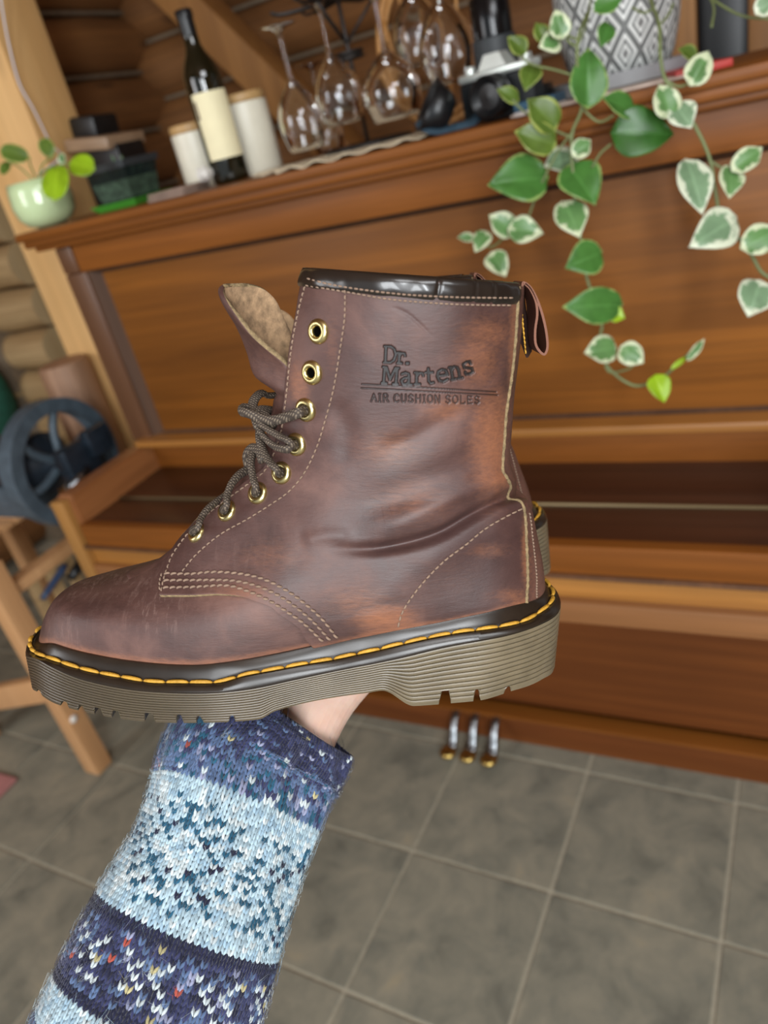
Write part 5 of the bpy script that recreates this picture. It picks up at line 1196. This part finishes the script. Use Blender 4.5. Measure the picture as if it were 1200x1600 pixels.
def knit_color(row_, c):
    q = r_.random()
    if row_ < 14:
        return WHITE if q < .025 else LIL if q < .07 else SLATE if q < .14 else YEL if q < .15 else NAV2 if q < .6 else NAVY
    if row_ < 24:
        edge = (row_-14)/10
        return WHITE if q < .03 else RED if q < .037 else YEL if q < .045 else TEAL if q < .22 else NAV2 if q < .5-.25*edge else SLATE if q < .93 else LIL
    if row_ < 50:
        dx = (c+5) % 22 - 11; dy = row_-37; ax_, ay = abs(dx+.0), abs(dy); d = ax_+ay
        hit = (abs(ax_-ay) < .9 and 2 < d < 17) or (d > 6.6 and d < 8.4 and (c+row_) % 2 == 0) or (ax_ < .6 and 3 < ay < 10 and row_ % 3) or (12 < d < 13.6 and row_ % 2) or (ax_ > 9.6 and ay < 4 and row_ % 2) or (9 < d < 10.4 and c % 2) or ((c % 4 == 0) and (row_ % 4 == 1) and d > 4)
        if 26 < row_ < 48 and hit and q > .12: return TEAL if q < .85 else DK
        return WHITE if q < .25 else LIG2 if q < .45 else LIGHT
    if row_ < 52: return DK if q < .8 else NAVY
    if row_ < 63:
        dx = c % 10; k = row_-54
        hit = k in range(0, 8) and ((dx, k) in {(2,0),(3,1),(4,2),(3,3),(2,4),(6,1),(7,2),(6,3),(5,4),(7,5),(1,6),(2,6),(4,6),(8,0)})
        if hit and q > .1: return WHITE
        return RED if q < .012 else YEL if q < .022 else LIL if q < .07 else DK if q < .3 else NAV2 if q < .75 else SLATE
    if row_ < 65: return DK if q < .75 else NAVY
    if row_ < 72: return WHITE if q < .3 else LIG2 if q < .5 else LIGHT
    dx = c % 12
    if (dx in (3,4) and row_ % 9 in (2,3,4)) or (dx in (9,10) and row_ % 9 in (6,7,8)): return DK
    return YEL if q < .01 else NAV2 if q < .3 else SLATE if q < .85 else LIG2
# one stitch leg: slim ellipsoid
ku = []; 
for z, rr in ((-1,.12),(-.6,.78),(0,1.0),(.6,.78),(1,.12)):
    for k in range(5): a = 2*math.pi*k/5; ku.append((rr*math.cos(a), rr*math.sin(a), z))
ku = np.array(ku); kf = [(i*5+k, i*5+(k+1)%5, (i+1)*5+(k+1)%5, (i+1)*5+k) for i in range(4) for k in range(5)]
rows_, cols_, lr = np.meshgrid(np.arange(nrow), np.arange(KW), [-1, 1], indexing='ij'); rows_ = rows_.ravel(); cols_ = cols_.ravel(); lr = lr.ravel(); n = len(rows_)
jit = rng.normal(0, .06, (n, 3)); dth = 2*math.pi/KW
a0 = (rows_-.25+jit[:,0])*ROWH; a1 = (rows_+1.25+jit[:,1])*ROWH; a0 = np.maximum(a0, 0)
thc = cols_*dth; 
pA = sl(a0, thc+lr*dth*(.42+.3*jit[:,2]), .0002+.0003*jit[:,0]); pB = sl(a1, thc+lr*dth*.12, .0004)
ctr = (pA+pB)/2; dz = (pB-pA)/2; Lh_ = np.linalg.norm(dz, axis=1); zc = dz/Lh_[:,None]
Cax = np.stack([np.interp((a0+a1)/2, La, cc_[:,k]) for k in range(3)], 1); nn = ctr-Cax; nn -= zc*(nn*zc).sum(1)[:,None]; nn /= np.linalg.norm(nn, axis=1)[:,None]; tt2 = np.cross(zc, nn)
rr_ = .00092*(1+.15*jit[:,2])
V = ctr[:,None] + ku[None,:,0,None]*tt2[:,None]*rr_[:,None,None]*1.05 + ku[None,:,1,None]*nn[:,None]*rr_[:,None,None] + ku[None,:,2,None]*zc[:,None]*(Lh_*1.1)[:,None,None]
F = (np.array(kf)[None]+(np.arange(n)*25)[:,None,None]).reshape(-1, 4)
cl_ = {}
CL = np.array([cl_.setdefault((a, b), knit_color(a, b)) for a, b in zip(rows_, cols_)]) * rng.uniform(.72, 1.2, (n, 1))
m, nt, bs = newmat('wool_yarn'); at = N(nt, 'ShaderNodeAttribute'); at.attribute_name = 'Col'; link(nt, at.outputs['Color'], bs.inputs['Base Color']); bs.inputs['Roughness'].default_value = .95; bs.inputs['Specular IOR Level'].default_value = .15
bs.inputs['Sheen Weight'].default_value = .25; bs.inputs['Sheen Roughness'].default_value = .5
bump(nt, bs, noise(nt, mapping(nt), 1800, 3), .5, .0004)
ks = mk('knit_stitches', V.reshape(-1, 3), F, m, SLV, colors=np.repeat(np.clip(CL, 0, 1), 25, axis=0)); tag(ks, kind='stuff')
# loose wool fibres
nf = 9000; fa = rng.uniform(.0, La[-1]-.06, nf); ft = rng.uniform(0, 2*math.pi, nf); p0 = sl(fa, ft, .0004); p1 = sl(fa+rng.normal(0, .0018, nf), ft+rng.normal(0, .03, nf), rng.uniform(.0014, .0030, nf)); p2 = sl(fa+rng.normal(0, .0035, nf), ft+rng.normal(0, .055, nf), rng.uniform(.0008, .0036, nf))
V = []; w_ = .00006
sdv = cdir([w_,0,0]); sdu = cdir([0,w_,0])
Vf = np.stack([p0-sdv, p0+sdv, p0+sdu, p1-sdv, p1+sdv, p1+sdu, p2-sdv*.5, p2+sdv*.5, p2+sdu*.5], 1).reshape(-1, 3)
ff = np.array([(0,1,4,3),(1,2,5,4),(2,0,3,5),(3,4,7,6),(4,5,8,7),(5,3,6,8)]); F = (ff[None]+(np.arange(nf)*9)[:,None,None]).reshape(-1, 4)
CF = np.array([cl_.get((int(a/ROWH), int(t/dth) % KW), NAVY) for a, t in zip(fa, ft)])*1.3
fz = mk('wool_fibres', Vf, F, m, SLV, colors=np.repeat(np.clip(CF, 0, 1), 9, axis=0)); tag(fz, kind='stuff')
# ---- hand: one continuous skinned figure, palm up under the rear boot, fingers curled round its far side
def rl(l): return (REAR @ np.r_[np.asarray(l, float), 1])[:3]
xa = LP(585,1000)[0]
arch = rl([xa, 0, zB_(xa)])                       # underside of the rear boot, boot-local
def loc(w): return np.linalg.inv(np.array(MB)[:3,:3]) @ (np.asarray(w)-np.array(MB)[:3,3])
W = loc(P(482,1088,.452)); F0 = loc(P(440,1205,.436)); F1 = loc(P(372,1300,.42)); F2_ = loc(P(240,1580,.385))
KN = arch + np.array([-.002, -.012, -.017])       # middle of the knuckle row
pd_ = KN-W; pd_ /= np.linalg.norm(pd_); 
vs, es, rad = [], [], []
def av(p, r, par=None):
    vs.append(tuple(p)); rad.append(r if isinstance(r, tuple) else (r, r)); 
    if par is not None: es.append((par, len(vs)-1))
    return len(vs)-1
e = av(F2_, (.040,.036)); e = av(F1, (.034,.031), e); e = av(F0, (.029,.026), e); wr_ = av(W, (.0255,.021), e)
pm_ = av(W+(KN-W)*.42, (.030,.017), wr_)
half_w = .030
for k, (off, ln_, rr) in enumerate(((-.031,.066,.0088),(-.010,.074,.0092),(.011,.070,.0088),(.030,.056,.0078))):
    kn = KN+np.array([off, -.006*abs(off+.005)/.03, 0]); kv = av(kn, (.0125,.0115), pm_)
    c1 = kn+np.array([off*.12, ln_*.50, -.002]); c2 = c1+np.array([0, ln_*.22, .016]); c3 = c2+np.array([0, -.002, .020])
    a_ = av(c1, rr, kv); a_ = av(c2, rr*.93, a_); av(c3, rr*.8, a_)
tb_ = av(W+(KN-W)*.30+np.array([-.030,-.006,-.004]), (.014,.013), pm_); t2_ = av(W+(KN-W)*.62+np.array([-.052,-.012,-.002]), .0100, tb_); av(W+(KN-W)*.86+np.array([-.066,-.014,.0]), .0085, t2_)
me = bpy.data.meshes.new('hand'); me.from_pydata(vs, es, []); 
m, nt, bs = newmat('fair_skin'); v = mapping(nt); link(nt, ramp(nt, noise(nt, v, 60, 4), [(.35, srgb(236,196,176)), (.65, srgb(246,214,196))]), bs.inputs['Base Color']); bs.inputs['Roughness'].default_value = .5
bs.inputs['Subsurface Weight'].default_value = .25; bs.inputs['Subsurface Radius'].default_value = (.008,.004,.002); bump(nt, bs, noise(nt, v, 900, 3), .12, .0003)
me.materials.append(m)
ho = bpy.data.objects.new('hand', me); col.objects.link(ho); ho.parent = PERS; ho.matrix_local = wmat(PERS).inverted() @ MB
ho.modifiers.new('Skin', 'SKIN'); sk = me.skin_vertices[0].data if me.skin_vertices else None
if sk is None:
    bpy.context.view_layer.objects.active = ho
    me.skin_vertices.new() if hasattr(me.skin_vertices, 'new') else None
    sk = me.skin_vertices[0].data
for i, r in enumerate(rad): sk[i].radius = r
sk[0].use_root = True
ss_ = ho.modifiers.new('Sub', 'SUBSURF'); ss_.levels = ss_.render_levels = 3
me.update()
